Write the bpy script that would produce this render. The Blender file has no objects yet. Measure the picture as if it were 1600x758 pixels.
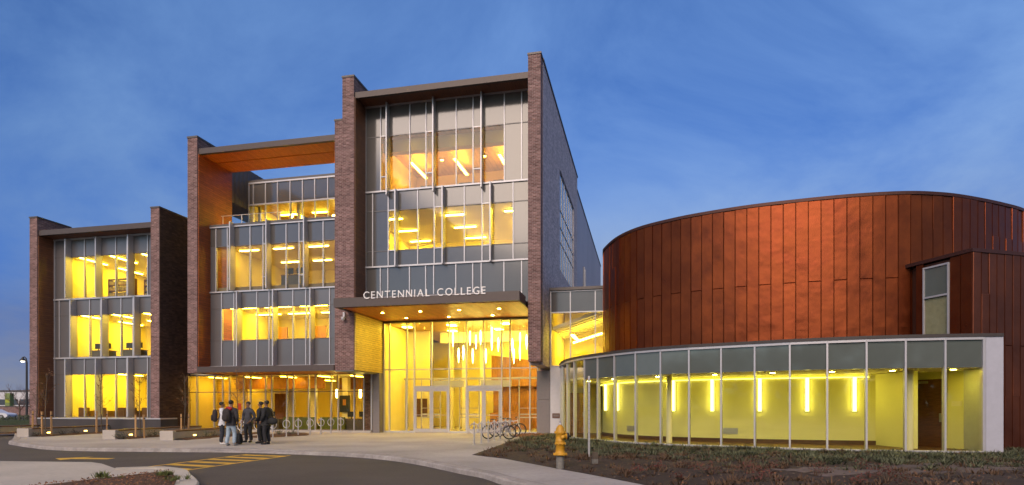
import bpy, bmesh, math, random
from mathutils import Vector, Matrix, noise as mnoise
from mathutils.geometry import delaunay_2d_cdt
random.seed(7)
sc = bpy.context.scene
COL = sc.collection
R = math.radians

# ------------------------------------------------------------------ camera
cam = bpy.data.cameras.new('camera')
cam.sensor_width = 36.0
cam.lens = 36.0 * 950 / 1600
cam.shift_y = 258 / 1600
cam.clip_end = 4000
camo = bpy.data.objects.new('camera', cam)
camo.location = (0, 0, 1.5)
camo.rotation_euler = (R(90), 0, 0)
COL.objects.link(camo)
sc.camera = camo

# ------------------------------------------------------------------ sky, sun, exposure
SUN_EL, SUN_ROT = -1.7, 197.0
world = bpy.data.worlds.new('World')
sc.world = world
world.use_nodes = True
nt = world.node_tree
N = nt.nodes
bg = N['Background']
sky = N.new('ShaderNodeTexSky')
sky.sky_type = 'NISHITA'
sky.sun_disc = False
sky.sun_elevation = R(SUN_EL)
sky.sun_rotation = R(SUN_ROT)
sky.ozone_density = 2.0
sky.dust_density = 0.5
tc = N.new('ShaderNodeTexCoord')
sx = N.new('ShaderNodeSeparateXYZ'); nt.links.new(tc.outputs['Generated'], sx.inputs[0])
mz = N.new('ShaderNodeMath'); mz.operation = 'MAXIMUM'; mz.inputs[1].default_value = 0.12   # haze evens out the lowest sky
nt.links.new(sx.outputs[2], mz.inputs[0])
cx_ = N.new('ShaderNodeCombineXYZ')
nt.links.new(sx.outputs[0], cx_.inputs[0]); nt.links.new(sx.outputs[1], cx_.inputs[1]); nt.links.new(mz.outputs[0], cx_.inputs[2])
nv = N.new('ShaderNodeVectorMath'); nv.operation = 'NORMALIZE'; nt.links.new(cx_.outputs[0], nv.inputs[0])
nt.links.new(nv.outputs[0], sky.inputs['Vector'])
# thin dusk cloud: neutral and bright round the sunset, dim and blue opposite
mp = N.new('ShaderNodeMapping'); mp.inputs['Scale'].default_value = (1.15, 1.15, 1.75)
mp.inputs['Location'].default_value = (3.1, 1.7, 0.4)
nt.links.new(tc.outputs['Generated'], mp.inputs['Vector'])
n1 = N.new('ShaderNodeTexNoise'); n1.inputs['Scale'].default_value = 1.9
n1.inputs['Detail'].default_value = 9; n1.inputs['Roughness'].default_value = 0.60
n1.inputs['Distortion'].default_value = 0.5
nt.links.new(mp.outputs[0], n1.inputs['Vector'])
cr = N.new('ShaderNodeValToRGB')
cr.color_ramp.elements[0].position = 0.38; cr.color_ramp.elements[0].color = (0, 0, 0, 1)
cr.color_ramp.elements[1].position = 0.66; cr.color_ramp.elements[1].color = (0.9, 0.9, 0.9, 1)
nt.links.new(n1.outputs['Fac'], cr.inputs[0])
dt = N.new('ShaderNodeVectorMath'); dt.operation = 'DOT_PRODUCT'
dt.inputs[1].default_value = (math.sin(R(SUN_ROT)), math.cos(R(SUN_ROT)), 0.05)
nt.links.new(tc.outputs['Generated'], dt.inputs[0])
fr_ = N.new('ShaderNodeMapRange'); fr_.inputs[1].default_value = -0.35; fr_.inputs[2].default_value = 0.8
nt.links.new(dt.outputs['Value'], fr_.inputs[0])
cc = N.new('ShaderNodeMix'); cc.data_type = 'RGBA'
cc.inputs[6].default_value = (0.30, 0.54, 1.36, 1); cc.inputs[7].default_value = (1.5, 1.0, 0.8, 1)
nt.links.new(fr_.outputs[0], cc.inputs[0])
bw = N.new('ShaderNodeRGBToBW'); nt.links.new(sky.outputs[0], bw.inputs[0])
cl = N.new('ShaderNodeMix'); cl.data_type = 'RGBA'; cl.blend_type = 'MULTIPLY'; cl.inputs[0].default_value = 1
nt.links.new(bw.outputs[0], cl.inputs[6]); nt.links.new(cc.outputs[2], cl.inputs[7])
mx = N.new('ShaderNodeMix'); mx.data_type = 'RGBA'
nt.links.new(cr.outputs[0], mx.inputs[0])
nt.links.new(sky.outputs[0], mx.inputs[6]); nt.links.new(cl.outputs[2], mx.inputs[7])
gt = N.new('ShaderNodeMix'); gt.data_type = 'RGBA'; gt.blend_type = 'MULTIPLY'; gt.inputs[0].default_value = 1
gt.inputs[7].default_value = (0.67, 0.99, 1.14, 1)
nt.links.new(mx.outputs[2], gt.inputs[6]); nt.links.new(gt.outputs[2], bg.inputs['Color'])
bg.inputs['Strength'].default_value = 1.0

sun = bpy.data.lights.new('sun', 'SUN')
sun.energy = 1.2
sun.angle = R(45)
sun.color = (1.0, 0.77, 0.58)
suno = bpy.data.objects.new('sun', sun)
sdir = Vector((math.sin(R(SUN_ROT)) , math.cos(R(SUN_ROT)), math.tan(R(36)))).normalized()
suno.rotation_euler = sdir.to_track_quat('Z', 'Y').to_euler()
suno.location = (0, -20, 40)
COL.objects.link(suno)

sc.view_settings.view_transform = 'Standard'
sc.view_settings.look = 'None'
sc.view_settings.exposure = 1.55
sc.view_settings.gamma = 1.0
sc.view_settings.use_curve_mapping = False
EXP = 2 ** sc.view_settings.exposure
cy = sc.cycles
cy.max_bounces = 7
cy.diffuse_bounces = 4
cy.glossy_bounces = 3
cy.transmission_bounces = 4
cy.transparent_max_bounces = 24
cy.caustics_reflective = False
cy.caustics_refractive = False
cy.sample_clamp_indirect = 6.0
cy.use_light_tree = True

# ------------------------------------------------------------------ helpers
TH = R(12.3); CT, ST = math.cos(TH), math.sin(TH); DD = 30.8
def W(u, v, z=0.0):
    """facade coordinates (u right along the front, v depth behind the brick piers) to world"""
    return Vector((u * CT + (DD + v) * ST, -u * ST + (DD + v) * CT, z))

class MB:
    def __init__(s):
        s.v = []; s.f = []; s.sm = []
    def add(s, vs, fs, smooth=False):
        b = len(s.v)
        s.v += [tuple(x) for x in vs]
        s.f += [tuple(i + b for i in f) for f in fs]
        s.sm += [smooth] * len(fs)
    def box(s, a, b, mtx=None):
        x0, y0, z0 = a; x1, y1, z1 = b
        vs = [Vector(p) for p in ((x0,y0,z0),(x1,y0,z0),(x1,y1,z0),(x0,y1,z0),(x0,y0,z1),(x1,y0,z1),(x1,y1,z1),(x0,y1,z1))]
        if mtx: vs = [mtx @ p for p in vs]
        s.add(vs, [(0,3,2,1),(4,5,6,7),(0,1,5,4),(1,2,6,5),(2,3,7,6),(3,0,4,7)])
        return s
    def prism(s, poly, z0, z1):
        n = len(poly)
        a = sum(poly[i][0]*poly[(i+1)%n][1]-poly[(i+1)%n][0]*poly[i][1] for i in range(n))
        if a < 0: poly = poly[::-1]
        vs = [(p[0],p[1],z0) for p in poly] + [(p[0],p[1],z1) for p in poly]
        fs = [tuple(range(n-1,-1,-1)), tuple(range(n,2*n))] + [(i,(i+1)%n,(i+1)%n+n,i+n) for i in range(n)]
        s.add(vs, fs)
        return s
    def tube(s, pts, rad, n=8, caps=True, smooth=True):
        pts = [Vector(p) for p in pts]
        rs = rad if isinstance(rad, (list, tuple)) else [rad]*len(pts)
        m = len(pts); rings = []
        t = (pts[1]-pts[0]).normalized()
        up = Vector((0,0,1)) if abs(t.z) < 0.9 else Vector((1,0,0))
        x = t.cross(up).normalized()
        for i in range(m):
            if i == 0: t = pts[1]-pts[0]
            elif i == m-1: t = pts[-1]-pts[-2]
            else: t = (pts[i+1]-pts[i]).normalized() + (pts[i]-pts[i-1]).normalized()
            if t.length < 1e-9: t = Vector((0,0,1))
            t.normalize()
            x = (x - t*x.dot(t))
            if x.length < 1e-6: x = t.orthogonal()
            x.normalize()
            y = t.cross(x)
            rings.append([pts[i] + (x*math.cos(2*math.pi*k/n) + y*math.sin(2*math.pi*k/n))*rs[i] for k in range(n)])
        vs = [p for r in rings for p in r]
        fs = [(i*n+k, i*n+(k+1)%n, (i+1)*n+(k+1)%n, (i+1)*n+k) for i in range(m-1) for k in range(n)]
        s.add(vs, fs, smooth)
        if caps:
            s.add(rings[0], [tuple(range(n-1,-1,-1))]); s.add(rings[-1], [tuple(range(n))])
        return s
    def ring(s, c, r, t, axis=(0,1,0), n=24, k=6):
        a = Vector(axis).normalized(); x = a.orthogonal().normalized(); y = a.cross(x); c = Vector(c)
        vs = []; fs = []
        for i in range(n):
            d = x*math.cos(2*math.pi*i/n) + y*math.sin(2*math.pi*i/n)
            for j in range(k):
                an = 2*math.pi*j/k
                vs.append(c + d*(r + t*math.cos(an)) + a*(t*math.sin(an)))
        for i in range(n):
            for j in range(k):
                fs.append((i*k+j, ((i+1)%n)*k+j, ((i+1)%n)*k+(j+1)%k, i*k+(j+1)%k))
        s.add(vs, fs, True)
        return s
    def lathe(s, prof, n=16, c=(0,0,0), smooth=True, mtx=None):
        vs = []
        for r, z in prof:
            for k in range(n):
                p = Vector((r*math.cos(2*math.pi*k/n), r*math.sin(2*math.pi*k/n), z))
                if mtx: p = mtx @ p
                vs.append(p + Vector(c))
        m = len(prof)
        fs = [(i*n+k, i*n+(k+1)%n, (i+1)*n+(k+1)%n, (i+1)*n+k) for i in range(m-1) for k in range(n)]
        s.add(vs, fs, smooth)
        s.add(vs[:n], [tuple(range(n-1,-1,-1))]); s.add(vs[-n:], [tuple(range(n))])
        return s
    def blob(s, c, r, n=10, m=7, jit=0.0):
        c = Vector(c); r = Vector(r) if not isinstance(r, (int,float)) else Vector((r,r,r))
        vs = []; fs = []
        for i in range(m+1):
            a = math.pi*i/m
            for k in range(n):
                b = 2*math.pi*k/n
                q = 1 + random.uniform(-jit, jit)
                vs.append(c + Vector((r.x*math.sin(a)*math.cos(b), r.y*math.sin(a)*math.sin(b), r.z*math.cos(a)))*q)
        for i in range(m):
            for k in range(n):
                fs.append((i*n+k, (i+1)*n+k, (i+1)*n+(k+1)%n, i*n+(k+1)%n))
        s.add(vs, fs, True)
        return s
    def mesh(s, name, mat):
        me = bpy.data.meshes.new(name)
        me.from_pydata(s.v, [], s.f)
        me.polygons.foreach_set('use_smooth', s.sm)
        uv = me.uv_layers.new(name='UVMap').data
        for p in me.polygons:
            n = p.normal; ax, ay, az = abs(n.x), abs(n.y), abs(n.z)
            for li in p.loop_indices:
                co = me.vertices[me.loops[li].vertex_index].co
                if az >= ax and az >= ay: uv[li].uv = (co.y, co.x)
                elif ax > ay: uv[li].uv = (co.y, co.z)
                else: uv[li].uv = (co.x, co.z)
        if mat: me.materials.append(mat)
        return me
    def build(s, name, mat, parent=None, loc=(0,0,0), rot=(0,0,0)):
        return link(name, s.mesh(name, mat), parent, loc, rot)

def link(name, data, parent=None, loc=(0,0,0), rot=(0,0,0)):
    o = bpy.data.objects.new(name, data)
    o.location = loc; o.rotation_euler = rot
    if parent is not None: o.parent = parent
    COL.objects.link(o)
    return o
def tag(o, label, cat, group=None):
    o['label'] = label; o['category'] = cat
    if group: o['group'] = group
    return o
def thing(name, label, cat, loc=(0,0,0), rz=0.0, group=None):
    return tag(link(name, None, None, loc, (0,0,rz)), label, cat, group)
def structure(name, mb, mat, loc=(0,0,0)):
    o = mb.build(name, mat, None, loc); o['kind'] = 'structure'; return o
KIDS = {}
def kids(o):
    return [c for c in bpy.data.objects if c.parent == o]
def copy_thing(o, loc, rz, label=None):
    r = o.copy(); COL.objects.link(r); r.location = loc; r.rotation_euler = (0,0,rz)
    if label: r['label'] = label
    for ch in list(o.children):
        c = ch.copy(); COL.objects.link(c); c.parent = r
        for g in list(ch.children):
            d = g.copy(); COL.objects.link(d); d.parent = c
    return r

class B:
    """a building in facade coordinates: an Empty at its base; boxes of equal size share one mesh"""
    cache = {}
    def __init__(s, name, label, cat, u0, v0, z0=0.0):
        s.o = Vector((u0, v0, z0))
        s.e = thing(name, label, cat, W(u0, v0, z0), -TH)
        s.org = {}
    def box(s, name, mat, u0, u1, v0, v1, z0, z1, parent=None):
        if u1 < u0: u0, u1 = u1, u0
        key = (round(u1-u0,3), round(v1-v0,3), round(z1-z0,3), mat.name)
        if key not in B.cache:
            B.cache[key] = MB().box((0,0,0), key[:3]).mesh(name, mat)
        base = s.org[parent] if parent is not None else s.o
        o = link(name, B.cache[key], parent if parent is not None else s.e, Vector((u0,v0,z0)) - base)
        s.org[o] = Vector((u0,v0,z0))
        return o
    def mb(s, name, mat, mb, parent=None):
        o = mb.build(name, mat, s.e, -s.o)
        s.org[o] = Vector((0,0,0))
        return o

# ------------------------------------------------------------------ materials
def new(name):
    m = bpy.data.materials.new(name); m.use_nodes = True
    n = m.node_tree.nodes; l = m.node_tree.links
    return m, n, l, n['Principled BSDF']
def col(c): return (c[0], c[1], c[2], 1)
def plain(name, c, rough=0.6, metal=0.0, var=0.12, scale=6.0, bump=0.0, spec=0.5, rnd=0.0, coord='Object', c2=None, stretch=(1,1,1)):
    m, n, l, p = new(name)
    t = n.new('ShaderNodeTexCoord'); mp = n.new('ShaderNodeMapping'); mp.inputs['Scale'].default_value = stretch
    l.new(t.outputs[coord], mp.inputs[0])
    nz = n.new('ShaderNodeTexNoise'); nz.inputs['Scale'].default_value = scale; nz.inputs['Detail'].default_value = 6
    nz.inputs['Roughness'].default_value = 0.62
    l.new(mp.outputs[0], nz.inputs['Vector'])
    r = n.new('ShaderNodeValToRGB')
    a = tuple(x*(1-var) for x in c); b = tuple(min(1, x*(1+var)) for x in (c2 or c))
    r.color_ramp.elements[0].position = 0.3; r.color_ramp.elements[0].color = col(a)
    r.color_ramp.elements[1].position = 0.7; r.color_ramp.elements[1].color = col(b)
    l.new(nz.outputs['Fac'], r.inputs[0])
    out = r.outputs[0]
    if rnd:
        oi = n.new('ShaderNodeObjectInfo'); h = n.new('ShaderNodeHueSaturation')
        mr = n.new('ShaderNodeMapRange'); mr.inputs[3].default_value = 1-rnd; mr.inputs[4].default_value = 1+rnd
        l.new(oi.outputs['Random'], mr.inputs[0]); l.new(mr.outputs[0], h.inputs['Value']); l.new(out, h.inputs['Color'])
        out = h.outputs[0]
    l.new(out, p.inputs['Base Color'])
    p.inputs['Roughness'].default_value = rough; p.inputs['Metallic'].default_value = metal
    p.inputs['Specular IOR Level'].default_value = spec
    if bump:
        b = n.new('ShaderNodeBump'); b.inputs['Strength'].default_value = bump; b.inputs['Distance'].default_value = 0.05
        l.new(nz.outputs['Fac'], b.inputs['Height']); l.new(b.outputs[0], p.inputs['Normal'])
    return m
def brick_mat(name, c1, c2, cm, bw=0.23, rh=0.076, mortar=0.009, rough=0.85, spec=0.3):
    m, n, l, p = new(name)
    t = n.new('ShaderNodeTexCoord')
    b = n.new('ShaderNodeTexBrick'); b.inputs['Scale'].default_value = 1
    b.inputs['Brick Width'].default_value = bw; b.inputs['Row Height'].default_value = rh
    b.inputs['Mortar Size'].default_value = mortar; b.inputs['Mortar Smooth'].default_value = 0.2
    b.inputs['Color1'].default_value = col(c1); b.inputs['Color2'].default_value = col(c2); b.inputs['Mortar'].default_value = col(cm)
    l.new(t.outputs['UV'], b.inputs['Vector'])
    nz = n.new('ShaderNodeTexNoise'); nz.inputs['Scale'].default_value = 1.1; nz.inputs['Detail'].default_value = 5
    l.new(t.outputs['UV'], nz.inputs['Vector'])
    # blocks of bricks differ: stretched cells, one brick by three rows
    mp = n.new('ShaderNodeMapping'); mp.inputs['Scale'].default_value = (4.35, 13.15, 1)
    l.new(t.outputs['UV'], mp.inputs[0])
    wn = n.new('ShaderNodeTexWhiteNoise'); wn.noise_dimensions = '2D'
    fl = n.new('ShaderNodeVectorMath'); fl.operation = 'FLOOR'; l.new(mp.outputs[0], fl.inputs[0]); l.new(fl.outputs[0], wn.inputs['Vector'])
    ad = n.new('ShaderNodeMath'); ad.operation = 'ADD'; l.new(nz.outputs['Fac'], ad.inputs[0])
    wm = n.new('ShaderNodeMath'); wm.operation = 'MULTIPLY'; wm.inputs[1].default_value = 0.8; l.new(wn.outputs['Value'], wm.inputs[0]); l.new(wm.outputs[0], ad.inputs[1])
    mr = n.new('ShaderNodeMapRange'); mr.inputs[1].default_value = 0.3; mr.inputs[2].default_value = 1.5; mr.inputs[3].default_value = 0.6; mr.inputs[4].default_value = 1.4
    l.new(ad.outputs[0], mr.inputs[0])
    h = n.new('ShaderNodeHueSaturation'); l.new(mr.outputs[0], h.inputs['Value']); l.new(b.outputs['Color'], h.inputs['Color'])
    l.new(h.outputs[0], p.inputs['Base Color'])
    bp = n.new('ShaderNodeBump'); bp.invert = True; bp.inputs['Strength'].default_value = 0.7; bp.inputs['Distance'].default_value = 0.012
    l.new(b.outputs['Fac'], bp.inputs['Height']); l.new(bp.outputs[0], p.inputs['Normal'])
    p.inputs['Roughness'].default_value = rough; p.inputs['Specular IOR Level'].default_value = spec
    return m
def wood_mat(name, c1, c2, plank=0.13, length=2.4, rough=0.45, groove=0.008, swap=False):
    m, n, l, p = new(name)
    t = n.new('ShaderNodeTexCoord')
    mpx = n.new('ShaderNodeMapping')
    if swap: mpx.inputs['Rotation'].default_value = (0, 0, R(90))
    l.new(t.outputs['UV'], mpx.inputs[0])
    b = n.new('ShaderNodeTexBrick'); b.inputs['Scale'].default_value = 1
    b.inputs['Brick Width'].default_value = length; b.inputs['Row Height'].default_value = plank
    b.inputs['Mortar Size'].default_value = groove; b.inputs['Mortar Smooth'].default_value = 0.3
    b.inputs['Color1'].default_value = col(c1); b.inputs['Color2'].default_value = col(c2)
    b.inputs['Mortar'].default_value = col(tuple(x*0.25 for x in c1))
    l.new(mpx.outputs[0], b.inputs['Vector'])
    mp = n.new('ShaderNodeMapping'); mp.inputs['Scale'].default_value = (1.2, 14, 1); l.new(mpx.outputs[0], mp.inputs[0])
    nz = n.new('ShaderNodeTexNoise'); nz.inputs['Scale'].default_value = 2.0; nz.inputs['Detail'].default_value = 7; l.new(mp.outputs[0], nz.inputs['Vector'])
    mr = n.new('ShaderNodeMapRange'); mr.inputs[1].default_value = 0.3; mr.inputs[2].default_value = 0.7; mr.inputs[3].default_value = 0.65; mr.inputs[4].default_value = 1.3
    l.new(nz.outputs['Fac'], mr.inputs[0])
    h = n.new('ShaderNodeHueSaturation'); l.new(mr.outputs[0], h.inputs['Value']); l.new(b.outputs['Color'], h.inputs['Color'])
    l.new(h.outputs[0], p.inputs['Base Color'])
    bp = n.new('ShaderNodeBump'); bp.invert = True; bp.inputs['Strength'].default_value = 0.6; bp.inputs['Distance'].default_value = 0.01
    l.new(b.outputs['Fac'], bp.inputs['Height']); l.new(bp.outputs[0], p.inputs['Normal'])
    p.inputs['Roughness'].default_value = rough
    return m
def glass_mat(name, tint=(0.93, 0.93, 0.90), boost=1.25, base=0.03, rough=0.015):
    m = bpy.data.materials.new(name); m.use_nodes = True
    n = m.node_tree.nodes; l = m.node_tree.links
    n.remove(n['Principled BSDF']); out = n['Material Output']
    tr = n.new('ShaderNodeBsdfTransparent'); tr.inputs[0].default_value = col(tint)
    gl = n.new('ShaderNodeBsdfGlossy'); gl.inputs['Roughness'].default_value = rough; gl.inputs[0].default_value = (1,1,1,1)
    fr = n.new('ShaderNodeFresnel'); fr.inputs['IOR'].default_value = 1.5
    ma = n.new('ShaderNodeMath'); ma.operation = 'MULTIPLY_ADD'; ma.use_clamp = True
    ma.inputs[1].default_value = boost; ma.inputs[2].default_value = base
    l.new(fr.outputs[0], ma.inputs[0])
    # the inner face of the pane must not mirror a second time
    ge = n.new('ShaderNodeNewGeometry'); inv = n.new('ShaderNodeMath'); inv.operation = 'SUBTRACT'; inv.inputs[0].default_value = 1.0
    l.new(ge.outputs['Backfacing'], inv.inputs[1])
    mb_ = n.new('ShaderNodeMath'); mb_.operation = 'MULTIPLY'; l.new(ma.outputs[0], mb_.inputs[0]); l.new(inv.outputs[0], mb_.inputs[1])
    # panes are never quite flat
    t = n.new('ShaderNodeTexCoord'); nz = n.new('ShaderNodeTexNoise'); nz.inputs['Scale'].default_value = 0.8; nz.inputs['Detail'].default_value = 1
    oi = n.new('ShaderNodeObjectInfo'); va = n.new('ShaderNodeVectorMath'); va.operation = 'ADD'
    l.new(t.outputs['Object'], va.inputs[0]); l.new(oi.outputs['Location'], va.inputs[1]); l.new(va.outputs[0], nz.inputs['Vector'])
    bp = n.new('ShaderNodeBump'); bp.inputs['Strength'].default_value = 0.12; bp.inputs['Distance'].default_value = 0.05
    l.new(nz.outputs['Fac'], bp.inputs['Height']); l.new(bp.outputs[0], gl.inputs['Normal'])
    mix = n.new('ShaderNodeMixShader')
    l.new(mb_.outputs[0], mix.inputs[0]); l.new(tr.outputs[0], mix.inputs[1]); l.new(gl.outputs[0], mix.inputs[2])
    l.new(mix.outputs[0], out.inputs[0])
    return m
def lamp_mat(name, c, strength):
    m = bpy.data.materials.new(name); m.use_nodes = True
    n = m.node_tree.nodes; l = m.node_tree.links
    n.remove(n['Principled BSDF'])
    e = n.new('ShaderNodeEmission'); e.inputs[0].default_value = col(c); e.inputs[1].default_value = strength / EXP
    l.new(e.outputs[0], n['Material Output'].inputs[0])
    return m
def copper_mat(name, c1, c2, metal=0.55, rough=0.36):
    m, n, l, p = new(name)
    t = n.new('ShaderNodeTexCoord'); oi = n.new('ShaderNodeObjectInfo')
    va = n.new('ShaderNodeVectorMath'); va.operation = 'ADD'
    l.new(t.outputs['Object'], va.inputs[0]); l.new(oi.outputs['Location'], va.inputs[1])
    nz = n.new('ShaderNodeTexNoise'); nz.inputs['Scale'].default_value = 0.9; nz.inputs['Detail'].default_value = 7; nz.inputs['Roughness'].default_value = 0.65
    l.new(va.outputs[0], nz.inputs['Vector'])
    r = n.new('ShaderNodeValToRGB')
    r.color_ramp.elements[0].position = 0.32; r.color_ramp.elements[0].color = col(c1)
    r.color_ramp.elements[1].position = 0.7; r.color_ramp.elements[1].color = col(c2)
    l.new(nz.outputs['Fac'], r.inputs[0])
    mr = n.new('ShaderNodeMapRange'); mr.inputs[3].default_value = 0.90; mr.inputs[4].default_value = 1.1
    l.new(oi.outputs['Random'], mr.inputs[0])
    h = n.new('ShaderNodeHueSaturation'); l.new(r.outputs[0], h.inputs['Color']); l.new(mr.outputs[0], h.inputs['Value'])
    l.new(h.outputs[0], p.inputs['Base Color'])
    p.inputs['Metallic'].default_value = metal
    mr2 = n.new('ShaderNodeMapRange'); mr2.inputs[1].default_value = 0.3; mr2.inputs[2].default_value = 0.7; mr2.inputs[3].default_value = rough-0.08; mr2.inputs[4].default_value = rough+0.12
    l.new(nz.outputs['Fac'], mr2.inputs[0]); l.new(mr2.outputs[0], p.inputs['Roughness'])
    n2 = n.new('ShaderNodeTexNoise'); n2.inputs['Scale'].default_value = 1.5; n2.inputs['Detail'].default_value = 2
    l.new(va.outputs[0], n2.inputs['Vector'])
    bp = n.new('ShaderNodeBump'); bp.inputs['Strength'].default_value = 0.24; bp.inputs['Distance'].default_value = 0.08
    l.new(n2.outputs['Fac'], bp.inputs['Height']); l.new(bp.outputs[0], p.inputs['Normal'])
    return m

M = {}
M['brick'] = brick_mat('brick', (0.115, 0.054, 0.05), (0.215, 0.118, 0.11), (0.30, 0.235, 0.22))
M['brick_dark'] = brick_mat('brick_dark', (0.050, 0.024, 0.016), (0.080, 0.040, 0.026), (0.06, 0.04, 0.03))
M['brick_skylit'] = brick_mat('brick_skylit', (0.43, 0.345, 0.36), (0.50, 0.41, 0.42), (0.52, 0.45, 0.45), rough=0.6)  # paler copy of the brick: skylight on the flank put into its colour
M['coping'] = plain('coping_metal', (0.10, 0.085, 0.08), 0.5, 0.3)
M['fascia'] = plain('fascia_metal', (0.078, 0.057, 0.050), 0.5, 0.2, 0.06)
M['wood'] = wood_mat('wood_cladding', (0.23, 0.05, 0.009), (0.31, 0.075, 0.013))
M['wood_dark'] = wood_mat('wood_cladding_dark', (0.13, 0.05, 0.025), (0.18, 0.068, 0.03))
M['wood_soffit'] = wood_mat('wood_soffit', (0.44, 0.105, 0.012), (0.55, 0.15, 0.02), plank=0.14)
M['alu'] = plain('aluminium_frame', (0.46, 0.445, 0.465), 0.42, 0.35, 0.05)
M['alu_dark'] = plain('dark_gasket', (0.12, 0.11, 0.11), 0.5, 0.2, 0.05)
M['spandrel'] = plain('spandrel_glass', (0.092, 0.083, 0.078), 0.12, 0.0, 0.08, 0.6, 0.0, 0.8, 0.10)
M['spandrel_matt'] = plain('spandrel_sheet', (0.14, 0.13, 0.134), 0.28, 0.2, 0.06, 0.8, 0.0, 0.6, 0.06)
M['spandrel_blue'] = plain('pavilion_spandrel', (0.10, 0.115, 0.108), 0.06, 0.0, 0.1, 0.6, 0.0, 0.8, 0.08)
M['glass'] = glass_mat('window_glass', (0.95,0.93,0.84), boost=0.62, base=0.004)
M['glass_clear'] = glass_mat('clear_glass', (0.97, 0.96, 0.90), 0.7, 0.0)
M['glass_pav'] = glass_mat('pavilion_glass', (0.93, 0.94, 0.84), 0.75, 0.0)
M['cream'] = plain('cream_paint', (0.76, 0.66, 0.33), 0.8, 0, 0.05, 1.0)
M['cream_warm'] = plain('warm_paint', (0.62, 0.47, 0.27), 0.8, 0, 0.05, 1.0)
M['cream_pale'] = plain('pale_paint', (0.74, 0.68, 0.50), 0.8, 0, 0.05, 1.0)
M['ceil'] = plain('ceiling_white', (0.78, 0.72, 0.55), 0.8, 0, 0.04, 1.0)
M['ceil_wood'] = wood_mat('ceiling_wood', (0.46, 0.27, 0.13), (0.55, 0.33, 0.16), plank=0.3)
M['floor_in'] = plain('carpet', (0.20, 0.15, 0.09), 0.8, 0, 0.1, 3.0)
M['orange_wall'] = wood_mat('orange_veneer', (0.30, 0.125, 0.03), (0.38, 0.16, 0.036), plank=0.6, length=6, swap=True)
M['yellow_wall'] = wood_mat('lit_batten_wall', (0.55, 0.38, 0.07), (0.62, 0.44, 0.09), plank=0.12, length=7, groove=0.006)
M['flank_glass'] = plain('flank_window_glass', (0.035, 0.045, 0.045), 0.05, 0.0, 0.1, 0.6, 0.0, 0.6)
M['grey_panel'] = plain('grey_metal_panel', (0.19, 0.165, 0.16), 0.5, 0.2, 0.06)
M['pale_panel'] = plain('pale_metal_panel', (0.55, 0.53, 0.55), 0.5, 0.1, 0.05)
M['end_panel'] = plain('pavilion_end_metal', (0.42, 0.42, 0.48), 0.5, 0.1, 0.05)
M['door_alu'] = plain('door_aluminium', (0.40, 0.37, 0.36), 0.45, 0.3, 0.05)
M['floor_dark'] = wood_mat('dark_floor_boards', (0.085, 0.035, 0.018), (0.11, 0.045, 0.022), plank=0.2)
M['side_panel'] = plain('lilac_metal_panel', (0.36, 0.31, 0.33), 0.5, 0.3, 0.08, 0.5, rnd=0.08)
M['dark_metal'] = plain('dark_standing_metal', (0.10, 0.09, 0.085), 0.5, 0.3, 0.08)
M['concrete'] = plain('concrete', (0.43, 0.385, 0.34), 0.85, 0, 0.16, 1.2, 0.15)
M['plinth'] = plain('dark_plinth', (0.045, 0.04, 0.042), 0.8, 0, 0.15, 1.2)
M['timber'] = plain('timber_cap', (0.14, 0.07, 0.03), 0.6, 0, 0.2, 3, stretch=(1, 8, 8))
M['stake'] = plain('pale_stake_wood', (0.45, 0.26, 0.11), 0.7, 0, 0.15, 6, stretch=(8, 8, 1))
M['bark'] = plain('bark', (0.10, 0.075, 0.055), 0.85, 0, 0.25, 12)
M['leaf_dry'] = plain('dry_leaf', (0.20, 0.085, 0.035), 0.7, 0, 0.35, 30)
M['leaf'] = plain('leaf', (0.06, 0.075, 0.035), 0.7, 0, 0.3, 20, rnd=0.15)
M['leaf_dark'] = plain('hedge_leaf', (0.022, 0.035, 0.013), 0.7, 0, 0.3, 8)
M['steel'] = plain('galvanised_steel', (0.46, 0.44, 0.45), 0.4, 0.6, 0.08, 8)
M['black'] = plain('black_paint', (0.02, 0.02, 0.022), 0.45, 0, 0.1)
M['rubber'] = plain('rubber', (0.02, 0.02, 0.02), 0.8, 0, 0.1)
M['hydrant'] = plain('hydrant_yellow', (0.50, 0.25, 0.012), 0.5, 0, 0.25, 9, 0.08)
M['copper'] = copper_mat('copper_sheet', (0.145, 0.027, 0.008), (0.215, 0.049, 0.013), 0.85, 0.35)
M['copper_dark'] = copper_mat('copper_sheet_dark', (0.13, 0.034, 0.016), (0.20, 0.058, 0.026), 0.8, 0.38)
M['copper_edge'] = plain('copper_edge', (0.07, 0.025, 0.018), 0.5, 0.5)
M['seam'] = plain('copper_seam', (0.085, 0.026, 0.012), 0.7, 0.2)
M['door_wood'] = wood_mat('door_veneer', (0.12, 0.045, 0.02), (0.14, 0.055, 0.025), plank=0.9, length=4, groove=0.002)
YL = (1.0, 0.70, 0.10)
M['strip'] = lamp_mat('strip_lamp', (1.0, 0.73, 0.05), 98)
M['strip_soft'] = lamp_mat('strip_lamp_soft', (1.0, 0.64, 0.08), 70)
M['strip_warm'] = lamp_mat('strip_lamp_warm', (1.0, 0.60, 0.04), 62)
M['strip_hall'] = lamp_mat('hall_lamp', (1.0, 0.74, 0.06), 165)
M['pendant'] = lamp_mat('pendant_lamp', (1.0, 0.78, 0.16), 45)
M['sconce'] = lamp_mat('sconce_tube', (1.0, 0.86, 0.16), 11)
M['down'] = lamp_mat('downlight_lamp', (1.0, 0.72, 0.06), 80)
M['down_pav'] = lamp_mat('pavilion_downlight', (1.0, 0.81, 0.08), 310)
M['cove'] = lamp_mat('added_cove_lamp', (1.0, 0.85, 0.10), 7)
M['assumed_washer'] = lamp_mat('assumed_terrace_lamp', (1.0, 0.50, 0.05), 130)
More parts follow.
